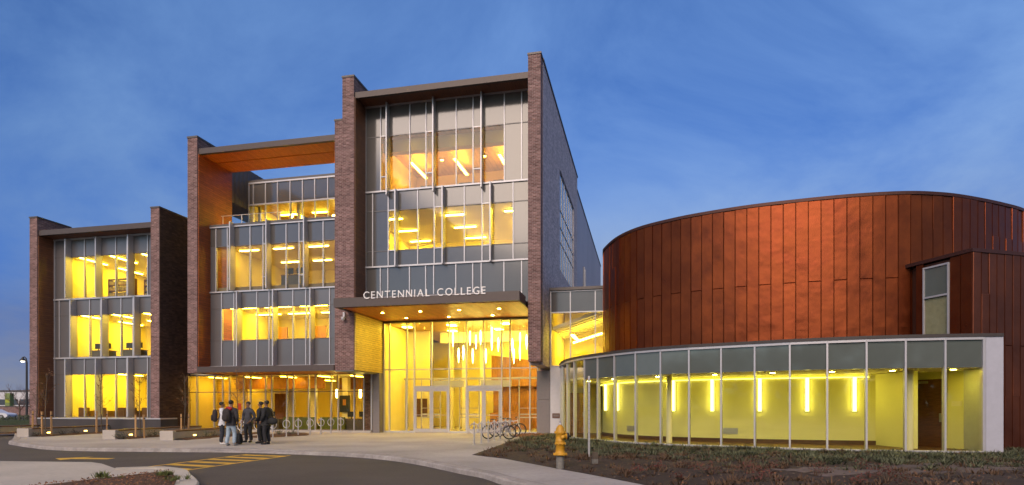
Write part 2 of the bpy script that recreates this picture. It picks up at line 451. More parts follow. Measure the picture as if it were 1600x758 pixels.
M['down_canopy'] = lamp_mat('canopy_downlight', (1.0, 0.72, 0.07), 420)
M['street'] = lamp_mat('street_lamp_glow', (1.0, 0.9, 0.7), 4)

# ------------------------------------------------------------------ ground, road, plaza
def fill(poly, step, zfun, name, mat, extra=None):
    """triangulated sheet inside a polygon with heights from zfun(x, y, distance to edge)"""
    xs = [p[0] for p in poly]; ys = [p[1] for p in poly]
    n = len(poly); pts = []
    # subdivide the border
    border = []
    for i in range(n):
        a = Vector(poly[i]); b = Vector(poly[(i+1) % n]); k = max(1, int((b-a).length/step))
        border += [a + (b-a)*j/k for j in range(k)]
    nb = len(border)
    def inside(x, y):
        c = False; j = n-1
        for i in range(n):
            if (poly[i][1] > y) != (poly[j][1] > y) and x < (poly[j][0]-poly[i][0])*(y-poly[i][1])/(poly[j][1]-poly[i][1]) + poly[i][0]:
                c = not c
            j = i
        return c
    def dist(x, y):
        d = 1e9
        for i in range(n):
            ax, ay = poly[i]; bx, by = poly[(i+1) % n]
            dx, dy = bx-ax, by-ay
            t = max(0, min(1, ((x-ax)*dx+(y-ay)*dy)/(dx*dx+dy*dy+1e-12)))
            d = min(d, math.hypot(x-ax-t*dx, y-ay-t*dy))
        return d
    y = min(ys)
    while y < max(ys):
        x = min(xs)
        while x < max(xs):
            px, py = x+random.uniform(-.3,.3)*step, y+random.uniform(-.3,.3)*step
            if inside(px, py) and dist(px, py) > step*0.4: pts.append(Vector((px, py)))
            x += step
        y += step
    vv, ee, ff, *_ = delaunay_2d_cdt(border+pts, [(i, (i+1) % nb) for i in range(nb)], [], 1, 1e-5)
    mb = MB()
    mb.add([(p.x, p.y, zfun(p.x, p.y, dist(p.x, p.y))) for p in vv], [tuple(f) for f in ff if True], True)
    # keep faces upward
    fs = []
    for f in mb.f:
        a, b, c = [Vector(mb.v[i]) for i in f[:3]]
        fs.append(f if (b-a).cross(c-a).z > 0 else f[::-1])
    mb.f = fs
    return mb, inside, dist

def ground_mat(name, c1, c2, scale, rough=0.9, bump=0.3, c3=None, big=0.25):
    m, n, l, p = new(name)
    t = n.new('ShaderNodeTexCoord')
    a = n.new('ShaderNodeTexNoise'); a.inputs['Scale'].default_value = scale; a.inputs['Detail'].default_value = 9; a.inputs['Roughness'].default_value = 0.7
    b = n.new('ShaderNodeTexNoise'); b.inputs['Scale'].default_value = big; b.inputs['Detail'].default_value = 5
    l.new(t.outputs['Object'], a.inputs['Vector']); l.new(t.outputs['Object'], b.inputs['Vector'])
    r = n.new('ShaderNodeValToRGB'); r.color_ramp.elements[0].position = 0.3; r.color_ramp.elements[1].position = 0.72
    r.color_ramp.elements[0].color = col(c1); r.color_ramp.elements[1].color = col(c2)
    l.new(a.outputs['Fac'], r.inputs[0])
    mr = n.new('ShaderNodeMapRange'); mr.inputs[1].default_value = 0.3; mr.inputs[2].default_value = 0.7; mr.inputs[3].default_value = 0.78; mr.inputs[4].default_value = 1.18
    l.new(b.outputs['Fac'], mr.inputs[0])
    h = n.new('ShaderNodeHueSaturation'); l.new(r.outputs[0], h.inputs['Color']); l.new(mr.outputs[0], h.inputs['Value'])
    l.new(h.outputs[0], p.inputs['Base Color']); p.inputs['Roughness'].default_value = rough
    bp = n.new('ShaderNodeBump'); bp.inputs['Strength'].default_value = bump; bp.inputs['Distance'].default_value = 0.03
    l.new(a.outputs['Fac'], bp.inputs['Height']); l.new(bp.outputs[0], p.inputs['Normal'])
    return m
M['asphalt'] = ground_mat('asphalt', (0.050, 0.041, 0.037), (0.085, 0.071, 0.065), 28, 0.9, 0.3, big=0.4)
M['paving'] = ground_mat('pavement_concrete', (0.30, 0.275, 0.265), (0.40, 0.37, 0.355), 7, 0.85, 0.12, big=0.35)
M['island'] = ground_mat('island_concrete', (0.40, 0.36, 0.31), (0.50, 0.45, 0.385), 7, 0.85, 0.12)
M['kerb'] = ground_mat('kerb_concrete', (0.24, 0.215, 0.20), (0.40, 0.365, 0.345), 5, 0.85, 0.3, big=1.2)
M['soil'] = ground_mat('soil', (0.016, 0.009, 0.006), (0.06, 0.034, 0.022), 5, 0.95, 0.9, big=0.5)
M['mulch'] = ground_mat('mulch', (0.04, 0.018, 0.009), (0.15, 0.07, 0.035), 14, 0.95, 1.0)
M['paint'] = ground_mat('road_paint', (0.50, 0.29, 0.025), (0.66, 0.40, 0.045), 12, 0.7, 0.1, big=2.0)
M['earth'] = ground_mat('earth', (0.07, 0.06, 0.045), (0.12, 0.10, 0.075), 0.6, 0.95, 0.2)

g = MB(); g.add([(-1500,-1500,-0.30),(1500,-1500,-0.30),(1500,1500,-0.30),(-1500,1500,-0.30)], [(0,1,2,3)])
structure('ground', g, M['earth'])
g = MB(); g.add([(-90,-40,-0.13),(30,-40,-0.13),(30,30,-0.13),(-14,42,-0.13),(-30,75,-0.13),(-90,80,-0.13)], [(0,1,2,3,4,5)])
structure('road', g, M['asphalt'])
g = MB(); g.add([(-140,58,-0.126),(-36,58,-0.126),(-36,110,-0.126),(-140,110,-0.126)], [(0,1,2,3)])
structure('parking_lot', g, M['asphalt'])

KERB = [(-44,58),(-34,42),(-27,33),(-24,29.2),(-22.6,27.3),(-21.3,26.1),(-19.4,24.57),(-17.9,23.5),(-16.2,22.8),(-12.95,22.37),(-9.8,21.96),(-7.65,21.2),(-5.0,19.85),(-3.0,17.8),(-1.26,14.94),(-.66,14.0),(-.18,12.8),(.6,11.3),(1.5,9),(2.2,6),(2.6,0),(2.7,-20)]
def offset(path, d):
    out = []
    for i, p in enumerate(path):
        a = Vector(path[max(0,i-1)]); b = Vector(path[min(len(path)-1,i+1)])
        t = (b-a).normalized(); nrm = Vector((-t.y, t.x))
        q = Vector(p) + nrm*d
        out.append((q.x, q.y))
    return out
def smooth_path(p, k=4):
    out = []
    P = [Vector(q) for q in p]
    for i in range(len(P)-1):
        p0 = P[max(0,i-1)]; p1 = P[i]; p2 = P[i+1]; p3 = P[min(len(P)-1,i+2)]
        for j in range(k):
            t = j/k
            q = 0.5*((2*p1)+(p2-p0)*t+(2*p0-5*p1+4*p2-p3)*t*t+(3*p1-p0-3*p2+p3)*t*t*t)
            out.append((q.x, q.y))
    out.append((P[-1].x, P[-1].y))
    return out
KS = smooth_path(KERB, 4)
KI = offset(KS, 0.30)      # inner edge: the pavement begins here
def kerb_height(p):
    # dropped kerb where the zebra stripes meet the pavement
    x = p[0]
    t = max(0, min(1, (x+11.6)/1.2)) * max(0, min(1, (-6.6-x)/1.2)) if p[1] > 15 else 0
    return 0.0 - 0.095*t
def kerb_strip(outer, inner, hfun, zb=-0.2):
    mb = MB()
    ch = 0.02
    n = len(outer); vs = []
    for a, b in zip(outer, inner):
        h = hfun(a); A = Vector(a); Bv = Vector(b); d = (Bv-A).normalized()
        A2 = A + d*0.03
        vs += [(A.x-d.x*0.02, A.y-d.y*0.02, zb), (A.x, A.y, h-0.03), (A2.x, A2.y, h), (Bv.x, Bv.y, min(0.0, h+0.06) if h < -0.01 else 0.0), (Bv.x, Bv.y, zb)]
    fs = []
    for i in range(n-1):
        for k in range(4):
            fs.append((i*5+k, (i+1)*5+k, (i+1)*5+k+1, i*5+k+1))
    mb.add(vs, fs, False)
    return mb
kb = kerb_strip(KS, KI, kerb_height)
structure('kerb', kb, M['kerb'])
# the plaza: from the kerb to the building
BED = [(-1.27,19.26),(-.19,17.8),(1.09,15),(1.84,13.44),(2.51,11.93),(3.1,10),(3.7,8),(4.2,5),(6,1.5),(32,1.5),(34,22),(24,26),(15.5,22.4),(14.9,19.3),(13.4,19.4),(12.37,19.6),(10.29,20.3),(8.36,21.4),(6.43,22.5),(4.8,24),(3.62,26.2),(2.9,29),(2.55,32.4),(1.5,33.4),(.69,30.3),(-.27,25.7)]
plaza_poly = [p for p in offset(KS, 0.306)] + [(4.4,-20),(4.2,5),(3.7,8),(3.1,10),(2.51,11.93),(1.84,13.44),(1.09,15),(-.19,17.8),(-1.27,19.26),(-.27,25.7),(.69,30.3),(1.5,33.4),(2.6,33.4),(2.6,36.5),(-8,39.5),(-22,42),(-30,46),(-36,60)]
mb = MB(); mb.add([(p[0], p[1], 0.0) for p in plaza_poly], [tuple(range(len(plaza_poly)))])
mb.prism(plaza_poly, -0.25, 0.0); mb.v = mb.v[len(plaza_poly):]; mb.f = [tuple(i-len(plaza_poly) for i in f) for f in mb.f[1:]]; mb.sm = mb.sm[1:]
structure('plaza', mb, M['paving'])
# control joints sawn in the pavement
def joint(a, b, w=0.012):
    a = Vector(a); b = Vector(b); d = (b-a).normalized(); nrm = Vector((-d.y, d.x))*w/2
    j = MB(); j.add([(a.x-nrm.x,a.y-nrm.y,0.003),(b.x-nrm.x,b.y-nrm.y,0.003),(b.x+nrm.x,b.y+nrm.y,0.003),(a.x+nrm.x,a.y+nrm.y,0.003)], [(0,1,2,3)])
    return j
M['joint'] = plain('dark_joint', (0.15, 0.135, 0.125), 0.9)  # joints drawn as thin darker strips
jm = MB()
for i in range(10, len(KI)-6, 4):
    a = Vector(KI[i]); t = (Vector(KI[i+1])-Vector(KI[i-1])).normalized(); nrm = Vector((-t.y, t.x))
    j = joint(a, a + nrm*2.0); jm.add(j.v, j.f)
for i in range(6, len(KI)-4):
    j = joint(KI[i], KI[i+1], 0.014); jm.add(j.v, j.f)
structure('pavement_joints', jm, M['joint'])

# traffic island with its kerb and mulch bed
ISL = [(-60,17.4),(-14.37,17.07),(-11.6,16.75),(-11.0,16.3),(-9.69,14.9),(-8.87,15.2),(-8.3,14.95),(-7.7,14.4),(-7.2,13.6),(-6.6,12.7),(-6.05,11.7),(-5.5,10),(-5.2,8),(-5.1,4),(-5.1,-20),(-60,-20)]
mb = MB(); mb.prism(ISL, -0.25, 0.0)
structure('traffic_island', mb, M['island'])
IK = [(-9.69,14.9),(-8.87,15.2),(-8.3,14.95),(-7.7,14.4),(-7.2,13.6),(-6.6,12.7),(-6.05,11.7),(-5.5,10),(-5.2,8),(-5.1,4),(-5.1,-6)]
IK = smooth_path(IK, 3)
def strip(path, w, z0, z1):
    o = path; i = offset(path, -w); mb = MB(); vs = []
    for a, b in zip(o, i):
        A = Vector(a); Bv = Vector(b); d = (Bv-A)/w
        vs += [(A.x-d.x*0.025, A.y-d.y*0.025, z0), (A.x-d.x*0.012, A.y-d.y*0.012, z1-0.03), (A.x+d.x*0.02, A.y+d.y*0.02, z1), (Bv.x, Bv.y, z1), (Bv.x, Bv.y, z0)]
    fs = [(k*5+j, k*5+j+1, (k+1)*5+j+1, (k+1)*5+j) for k in range(len(o)-1) for j in range(4)]
    mb.add(vs, fs)
    return mb
structure('island_kerb', strip(IK, 0.32, -0.2, 0.035), M['island'])
IB = [(-9.1,11.6),(-8.73,12.76),(-8.37,13.83),(-8.1,14.32),(-7.85,14.1),(-7.5,13.5),(-6.9,12.5),(-6.4,11.5),(-5.88,9.9),(-5.56,8),(-5.46,4),(-5.46,0),(-11,0),(-10,8)]
mb, ins_i, dist_i = fill(IB, 0.22, lambda x, y, d: 0.008 + min(1, d/0.5)*(0.06 + 0.035*mnoise.noise(Vector((x*2, y*2, 3)))), 'island_mulch', None)
structure('island_mulch', mb, M['mulch'])

# planting bed in front of the pavilion
def bed_z(x, y, d):
    e = min(1, d/0.9)
    z = 0.006 + e*(0.06 + 0.06*mnoise.noise(Vector((x*0.7, y*0.7, 1))) + 0.045*mnoise.noise(Vector((x*2.3, y*2.3, 5))))
    return max(0.004, z)
mb, ins_b, dist_b = fill(BED, 0.26, bed_z, 'planting_bed', None)
structure('planting_bed', mb, M['soil'])
M['track'] = ground_mat('track_dirt', (0.085, 0.06, 0.05), (0.16, 0.12, 0.105), 6, 0.95, 0.7)

mb, _i, _d = fill([(5.6,13.9),(7.2,14.6),(9.5,15.4),(12,15.9),(15,16.0),(19,15.6),(24,14.5),(24,12.4),(18,13.3),(14,13.9),(11,13.7),(8.4,13.0),(6.6,12.9)], 0.24, lambda x, y, d: bed_z(x, y, dist_b(x, y))+0.012-0.05*max(0, 0.25-d), 'dirt_track', None)
structure('dirt_track', mb, M['track'])
# road paint: zebra stripes and a left-pointing arrow, 4 mm above the asphalt
mb = MB()
zz = -0.126
for k in range(6):
    yl = 21.1 - k*0.86
    xl = -9.22 - k*0.155; 
    xr = -7.55 - k*0.19
    yr = yl - 0.62
    mb.add([(xl, yl-0.40, zz), (xr, yr-0.40, zz), (xr, yr, zz), (xl, yl, zz)], [(0,1,2,3)])
mb.add([(-9.30,21.25,zz-0.001),(-9.18,21.25,zz-0.001),(-10.05,16.2,zz-0.001),(-10.17,16.2,zz-0.001)], [(3,2,1,0)])
mb.add([(-7.62,20.7,zz-0.001),(-7.50,20.7,zz-0.001),(-8.42,15.75,zz-0.001),(-8.54,15.75,zz-0.001)], [(3,2,1,0)])
structure('crosswalk_paint', mb, M['paint'])
mb = MB()
mb.add([(-12.75,19.55,zz),(-13.9,19.75,zz),(-13.85,20.15,zz),(-14.65,19.5,zz),(-14.0,18.85,zz),(-13.95,19.25,zz),(-12.75,19.15,zz)], [(0,1,2,3,4,5,6)])
structure('arrow_paint', mb, M['paint'])
# ------------------------------------------------------------------ buildings
def curtain(b, us, rows, v, kinds, glass='glass', floor_lines=(), mull_d=0.10):
    """rows: z boundaries; kinds[r]: one letter per column, g glass, s spandrel sheet, d matt sheet"""
    for r in range(len(rows)-1):
        z0, z1 = rows[r], rows[r+1]
        for i in range(len(us)-1):
            k = kinds[r][i]
            if k == ' ': continue
            a, c = us[i]+0.028, us[i+1]-0.028
            if k == 'g': b.box('pane', M[glass], a, c, v, v+0.02, z0+0.025, z1-0.025)
            elif k == 's': b.box('spandrel_panel', M['spandrel'], a, c, v+0.003, v+0.05, z0+0.025, z1-0.025)
            elif k == 'd': b.box('spandrel_panel', M['spandrel_matt'], a, c, v+0.003, v+0.05, z0+0.025, z1-0.025)
            elif k == 'b': b.box('spandrel_panel', M['spandrel_blue'], a, c, v+0.003, v+0.05, z0+0.025, z1-0.025)
    for u in us:
        b.box('mullion', M['alu'], u-0.028, u+0.028, v-0.05, v+mull_d, rows[0], rows[-1])
    for z in rows:
        fl = any(abs(z-q) < 1e-6 for q in floor_lines)
        if fl: b.box('transom', M['alu'], us[0]-0.03, us[-1]+0.03, v-0.075, v+mull_d-0.004, z-0.05, z+0.05)
        else: b.box('transom', M['alu_dark'], us[0], us[-1], v-0.018, v+mull_d-0.006, z-0.024, z+0.024)
def narrow_window(b, u0, u1, v, z0, z1):
    for z in (z0, z1): b.box('transom', M['alu'], u0+0.03, u1, v-0.055, v+0.05, z-0.03, z+0.03)
def fin(b, u, v, z0, z1, p=0.38):
    b.box('sun_fin', M['alu'], u-0.035, u+0.035, v-p, v-0.051, z0, z1)
def room(b, u0, u1, v0, v1, z0, z1, wall='cream', ceil='ceil', floor='floor_in', left=True, right=True):
    b.box('floor', M[floor], u0, u1, v0, v1, z0-0.2, z0)
    b.box('ceiling', M[ceil], u0, u1, v0, v1, z1, z1+0.15)
    b.box('interior_wall', M[wall], u0, u1, v1, v1+0.15, z0, z1)
    if left: b.box('interior_wall', M[wall], u0-0.12, u0-0.002, v0, v1, z0, z1)
    if right: b.box('interior_wall', M[wall], u1+0.002, u1+0.12, v0, v1, z0, z1)
def strip_light(u, v, z, du, dv, label, group, mat='strip', drop=0.06):
    t = thing('ceiling_light', label, 'ceiling light', W(u, v, z), -TH, group)
    MB().box((-du/2-0.02,-dv/2-0.02,-drop),(du/2+0.02,dv/2+0.02,0)).build('housing', M['pale_panel'], t)
    MB().box((-du/2,-dv/2,-drop-0.03),(du/2,dv/2,-drop-0.002)).build('lamp', M[mat], t)
    return t

ZL = [0.9, 3.62, 4.65, 7.37, 8.40, 11.10, 12.22]
# ---- three-storey wing at the far left
b = B('brick_wing', 'three-storey wing at the far left with two tall brick piers framing stacked yellow-lit windows', 'building', -33, 0)
for (u0, u1) in ((-37.67, -37.09), (-28.74, -28.15)):
    p = b.box('brick_pier', M['brick'], u0, u1, 0, 2.3, 0.0, 13.38)
    b.box('coping', M['coping'], u0-0.03, u1+0.03, -0.03, 2.33, 13.38, 13.46, p)
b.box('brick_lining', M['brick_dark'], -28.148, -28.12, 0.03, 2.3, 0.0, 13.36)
b.box('wood_lining', M['wood_dark'], -37.088, -37.03, 0.06, 1.1, 0.9, 12.25)
b.box('roof_fascia', M['fascia'], -37.08, -28.75, 0.10, 0.30, 12.28, 12.60)
b.box('roof_soffit', M['wood_dark'], -37.02, -28.75, 0.301, 1.3, 12.28, 12.36)
b.box('roof', M['coping'], -37.08, -28.16, 0.302, 16, 12.40, 12.56)
b.box('plinth', M['plinth'], -37.02, -28.0, -0.06, 1.3, 0.0, 0.80)
b.box('sill', M['alu'], -37.05, -27.95, -0.10, 1.2, 0.80, 0.875)
b.box('side_wall', M['brick'], -37.66, -37.2, 2.302, 16, 0, 12.40)
b.box('side_wall', M['brick'], -29.6, -29.2, 2.302, 16, 0, 12.40)
b.box('rear_wall', M['brick'], -37.2, -29.6, 15.6, 16, 0, 12.40)
va = 1.1
for (z0, zm, z1, us, op, fins) in (
    (0.9, 3.62, 4.65, [-37.0,-36.19,-35.75,-34.67,-33.81,-33.44,-32.31,-31.48,-31.05,-29.96,-28.76], 'dgggggggg' + 'd', (-35.75,-33.44,-31.05)),
    (4.65, 7.37, 8.40, [-37.0,-36.61,-35.8,-35.36,-34.27,-33.44,-32.98,-31.91,-31.03,-30.6,-29.5,-28.76], 'ddgggggggg' + 'g', (-35.36,-32.98,-30.6)),
    (8.40, 11.10, 12.22, [-37.0,-36.19,-35.75,-34.67,-33.81,-33.44,-32.31,-31.48,-31.05,-29.96,-28.76], 'dgggggggg' + 'd', (-35.75,-33.44,-31.05))):
    curtain(b, us, [z0+(0.05 if z0 > 1 else 0), zm, z1-0.05], va, [op, 'd'*len(op)], floor_lines=())
    b.box('transom', M['alu'], -37.03, -28.75, va-0.09, va+0.1, z1-0.05, z1+0.05)
    for u in fins: fin(b, u, va, z0+0.05, z1-0.06, 0.42)
zf = [(0.7, 3.9), (4.45, 7.6), (8.2, 11.35)]
nm = ('ground', 'middle', 'top')
for i, (z0, z1) in enumerate(zf):
    room(b, -37.0, -29.6, 1.25, 8.5, z0, z1)
    for u in (-36, -33.6, -31.2):
        for v in (3.0, 6.0):
            strip_light(u, v, z1, 0.16, 2.0, 'slim strip light on the %s-floor ceiling of the far left wing' % nm[i], 'strip lights in the far left wing, %s floor' % nm[i])

# ---- middle wing with the roof terrace
b = B('terrace_wing', 'middle wing with a timber-lined roof frame above two storeys of silver window bays', 'building', -21, 0)
p = b.box('brick_pier', M['brick'], -26.2, -25.55, 0, 3.0, 3.53, 17.3)
b.box('coping', M['coping'], -26.23, -25.52, -0.03, 3.03, 17.3, 17.40, p)
b.box('wood_lining', M['wood'], -25.548, -25.49, 0.06, 3.0, 3.9, 16.34)
b.box('roof_fascia', M['fascia'], -25.54, -16.78, 0.10, 0.30, 16.36, 16.68)
b.box('roof_soffit', M['wood_soffit'], -25.488, -16.78, 0.302, 1.45, 16.36, 16.44)
b.box('roof_soffit', M['wood_soffit'], -25.488, -16.78, 1.53, 3.0, 16.36, 16.44)
b.box('soffit_slot', M['alu_dark'], -25.488, -16.78, 1.451, 1.529, 16.40, 16.44)
b.box('roof', M['coping'], -25.54, -16.78, 0.302, 3.0, 16.442, 16.66)
b.box('parapet', M['coping'], -25.54, -16.78, 0.96, 1.5, 12.31, 12.44)
b.box('terrace_deck', M['concrete'], -26.2, -16.78, 1.5, 9, 11.9, 12.2)
b.box('lower_canopy', M['fascia'], -25.5, -16.78, -0.08, 0.12, 3.54, 3.88)
b.box('canopy_soffit', M['wood_soffit'], -26.2, -16.78, 0.122, 3.0, 3.56, 3.66)
b.box('side_wall', M['brick'], -26.19, -25.75, 3.002, 16, 3.53, 12.2)
va = 1.05
rows = [3.97, 5.49, 7.42, 8.36]
us = [-25.55,-24.7,-23.86,-23.42,-22.33,-21.52,-21.04,-19.97,-19.14,-18.66,-17.63,-16.80]
curtain(b, us, rows, va, ['d'*11, 'dgggggggggd', 'd'*11])
for u in (-23.42,-21.04,-18.66): fin(b, u, va, 3.95, 8.34, 0.42)
rows2 = [8.44, 11.13, 12.26]
us2 = [-25.55,-25.09,-24.31,-23.88,-22.78,-21.92,-21.48,-20.41,-19.57,-19.06,-18.04,-16.80]
curtain(b, us2, rows2, va, ['dgggggggggg', 's'*11])
for u in (-23.88,-21.48,-19.06): fin(b, u, va, 8.44, 12.46, 0.42)
for u0, u1 in ((-24.31,-23.88),(-21.92,-21.48),(-19.57,-19.06)):
    narrow_window(b, u0, u1, va, 9.2, 11.13)
for z in (8.40, 12.28, 3.94): b.box('transom', M['alu'], -25.55, -16.80, va-0.09, va+0.1, z-0.04, z+0.04)
room(b, -25.5, -16.85, 1.2, 8.0, 4.9, 7.75)
room(b, -25.5, -16.85, 1.2, 9.5, 8.7, 11.5, wall='cream_pale')
for u in (-24.8, -21.9, -19.0):
    b.box('interior_panel', M['orange_wall'], u-0.1, u+1.0, 6.4, 6.5, 4.9, 7.0)
for u in (-24.4, -22, -19.6, -17.6):
    strip_light(u, 2.6, 7.75, 1.8, 0.16, 'bright strip light along the ceiling of the middle wing, first floor', 'strip lights in the middle wing, first floor')
    strip_light(u, 5.2, 7.75, 1.8, 0.16, 'bright strip light along the ceiling of the middle wing, first floor', 'strip lights in the middle wing, first floor')
    strip_light(u, 3.2, 11.5, 1.3, 0.15, 'strip light seen through the second-floor bays of the middle wing', 'strip lights in the middle wing, second floor', 'strip_soft')
    strip_light(u+0.8, 6.5, 11.5, 1.3, 0.15, 'strip light seen through the second-floor bays of the middle wing', 'strip lights in the middle wing, second floor', 'strip_soft')
# terrace pavilion (penthouse)
b.box('metal_clad_box', M['dark_metal'], -28.4, -26.46, 3.3, 13, 15.0, 17.75)
for k in range(1, 22):
    b.box('standing_seam', M['dark_metal'], -26.458, -26.43, 3.3+0.42*k, 3.33+0.42*k, 15.0, 17.73)
usp = [-26.42,-26.08,-25.15,-24.24,-23.29,-22.37,-21.46,-20.52,-19.6,-18.7,-17.7,-16.8]
curtain(b, usp, [12.25, 15.33, 16.80], 6.0, ['ggggggggggg', 's'*11])
for z in (15.33, 16.80): b.box('transom', M['alu'], -26.45, -16.80, 5.93, 6.1, z-0.05, z+0.05)
b.box('penthouse_roof', M['coping'], -26.45, -16.80, 5.95, 13, 16.851, 17.0)
room(b, -26.3, -16.85, 6.15, 11, 12.25, 15.45, ceil='ceil_wood')
for u in (-26.0, -23.0):
    b.box('column', M['alu'], u-0.1, u+0.1, 6.5, 6.7, 12.25, 15.4)
for i, u in enumerate((-24.2, -23.6, -21.3, -20.2, -19.0, -17.8)):
    t = thing('globe_light', 'small round lamp hanging in the terrace room behind the balcony', 'pendant lamp', W(u, 7.6+0.3*(i % 3), 15.45), -TH, 'round lamps in the terrace room')
    MB().tube([(0,0,0),(0,0,-0.42)], 0.012, 6).build('cord', M['black'], t)
    MB().blob((0,0,-0.52), 0.11).build('lamp', M['pendant'], t)
for u in (-25, -22.5, -20, -17.8):
    strip_light(u, 8.5, 15.45, 1.2, 0.2, 'strip light on the ceiling of the terrace room', 'strip lights in the terrace room')
# terrace balustrade
rl = thing('terrace_railing', 'glass balustrade with a thin metal handrail along the roof terrace edge', 'railing', W(-25.3, 1.75, 12.2), -TH)
MB().tube([(0,0,1.0),(4.2,0,1.0)], 0.025, 8).build('handrail', M['steel'], rl)
for k in range(4):
    MB().box((0.1+1.3*k, -0.02, 0),(0.14+1.3*k, 0.02, 0.98)).build('post', M['steel'], rl)
    if k < 3: MB().box((0.17+1.3*k, -0.008, 0.08),(1.37+1.3*k, 0.008, 0.93)).build('pane', M['glass_clear'], rl)
for k, u in enumerate((-24.6, -22.2, -19.8)):  # unseen lamps, assumed from the orange glow on the timber soffit
    t = thing('assumed_wall_washer', 'low floor lamp assumed on the roof terrace, lighting the timber frame', 'floor lamp', W(u, 2.45, 12.2), -TH, 'assumed low lamps on the roof terrace')
    MB().box((-0.45,-0.05,0),(0.45,0.05,0.1)).build('housing', M['black'], t)
    MB().box((-0.42,-0.04,0.101),(0.42,0.04,0.115)).build('lamp', M['assumed_washer'], t)

# ground floor of the middle wing: a recessed glazed lobby
vg = 3.0
us = [-28.68,-28.04,-26.77,-26.15,-25.66,-24.65,-24.16,-23.1,-22.66,-21.61,-21.17,-20.13,-19.68,-18.62,-18.16,-17.1,-16.47,-15.98]
curtain(b, us, [0.14, 2.48, 3.55], vg, ['g'*17, 'g'*17])
b.box('sill', M['concrete'], -29.1, -15.98, vg-0.14, vg+0.2, 0.0, 0.12)
room(b, -28.7, -16.0, 3.2, 13, 0.05, 3.54, ceil='ceil', wall='cream', right=False)
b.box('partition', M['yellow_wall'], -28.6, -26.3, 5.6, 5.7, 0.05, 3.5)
b.box('partition', M['cream_pale'], -24.6, -23.9, 7.5, 7.65, 0.05, 3.5)
b.box('partition', M['orange_wall'], -25.8, -24.62, 8.0, 8.1, 0.05, 2.5)
b.box('bulkhead', M['orange_wall'], -27, -20.5, 5.4, 5.6, 2.75, 3.52)
b.box('bulkhead', M['orange_wall'], -20.4, -16.2, 7.2, 7.4, 2.75, 3.52)
for u in (-19.4, -17.4, -21.8):
    b.box('column', M['cream_pale'], u-0.2, u+0.2, 6.2, 6.6, 0.05, 3.5)
for u in (-27.6, -25, -22.4, -19.8, -17.6):  # strips at the left end added to brighten the yellow partition
    for v in (4.4, 9.5):
        strip_light(u, v, 3.54, 0.16, 1.6, 'strip light on the lobby ceiling behind the bicycle rings', 'strip lights in the ground-floor lobby', 'strip_warm')

# ---- tall entrance block
b = B('entrance_block', 'tallest brick block with a canopied two-storey glass entrance at its foot', 'building', -11, 0)
p = b.box('brick_pier', M['brick'], -16.30, -15.61, 0, 3.7, 3.58, 19.70)
b.box('coping', M['coping'], -16.33, -15.58, -0.03, 3.73, 19.70, 19.80, p)
p = b.box('brick_pier', M['brick'], -16.76, -16.302, 0, 3.7, 3.58, 17.36)
b.box('coping', M['coping'], -16.79, -16.302, -0.03, 3.73, 17.36, 17.45, p)
b.box('wood_lining', M['wood_dark'], -15.608, -15.56, 0.06, 1.4, 7.3, 18.6)
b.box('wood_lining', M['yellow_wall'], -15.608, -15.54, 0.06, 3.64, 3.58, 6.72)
p = b.box('brick_pier', M['brick'], -5.87, -5.21, 0, 0.66, 3.88, 19.68)
b.box('coping', M['coping'], -5.90, -5.17, -0.03, 0.64, 19.68, 19.78, p)
# right flank in brick, built around its tall window
sw = M['brick_skylit']
b.box('side_wall', sw, -5.87, -5.2, 0.662, 3.0, 3.75, 19.68)
b.box('side_wall', sw, -5.87, -5.2, 3.002, 7.14, 3.75, 19.68)
b.box('side_wall', sw, -5.86, -5.21, 3.70, 7.13, 0, 3.748)
b.box('side_wall', sw, -5.87, -5.2, 7.142, 14.9, 0, 10.2)
b.box('side_wall', sw, -5.87, -5.2, 7.142, 14.9, 16.5, 19.68)
b.box('side_wall', sw, -5.87, -5.2, 14.902, 17.3, 0, 19.68)
b.box('coping', M['coping'], -5.92, -5.15, 0.643, 17.35, 19.682, 19.80)
b.box('roof_vent', M['steel'], -5.85, -5.4, 17.36, 17.7, 19.3, 20.0)
for k in range(6):
    v0 = 17.31+4.6*k
    for (z0, z1) in ((0, 6.0), (6.02, 12.4), (12.42, 18.9)):
        b.box('cladding_panel', M['side_panel'], -5.75, -5.3, v0, v0+4.58, z0, z1)
b.box('coping', M['coping'], -5.8, -5.25, 17.36, 44.9, 18.902, 19.02)
b.box('window_slot', M['alu_dark'], -5.298, -5.27, 23.2, 24.6, 8, 14)
for k, vv in enumerate((23.2, 23.66, 24.12, 24.57)): b.box('mullion', M['alu'], -5.27, -5.22, vv, vv+0.05, 8, 14)
vs_ = [7.16+ (14.88-7.16)*k/6 for k in range(7)]
for k in range(7): b.box('mullion', M['alu'], -5.31, -5.235, vs_[k]-0.03, vs_[k]+0.03, 10.2, 16.5)
for z in (10.23, 12.05, 13.0, 14.1, 16.47): b.box('transom', M['alu'], -5.32, -5.24, 7.145, 14.898, z-0.025, z+0.025)
for k in range(6):
    for z0, z1 in ((10.26,12.0),(12.08,12.97),(13.03,14.07),(14.13,16.44)):
        b.box('pane', M['flank_glass'], -5.29, -5.27, vs_[k]+0.03, vs_[k+1]-0.03, z0, z1)
b.box('roof_fascia', M['fascia'], -15.6, -5.88, 0.10, 0.30, 18.56, 18.88)
b.box('roof_soffit', M['wood_dark'], -15.55, -5.88, 0.302, 1.6, 18.66, 18.74)
b.box('roof', M['coping'], -15.6, -5.88, 0.302, 17.2, 18.76, 18.86)
b.box('side_wall', M['brick'], -16.75, -16.2, 3.702, 17.3, 0, 18.7)
b.box('rear_wall', M['brick'], -16.2, -5.88, 16.9, 17.3, 0, 18.7)
va = 1.4
us1 = [-15.58,-14.65,-14.15,-12.89,-11.93,-11.4,-10.17,-9.2,-8.65,-7.44,-6.48,-5.9]
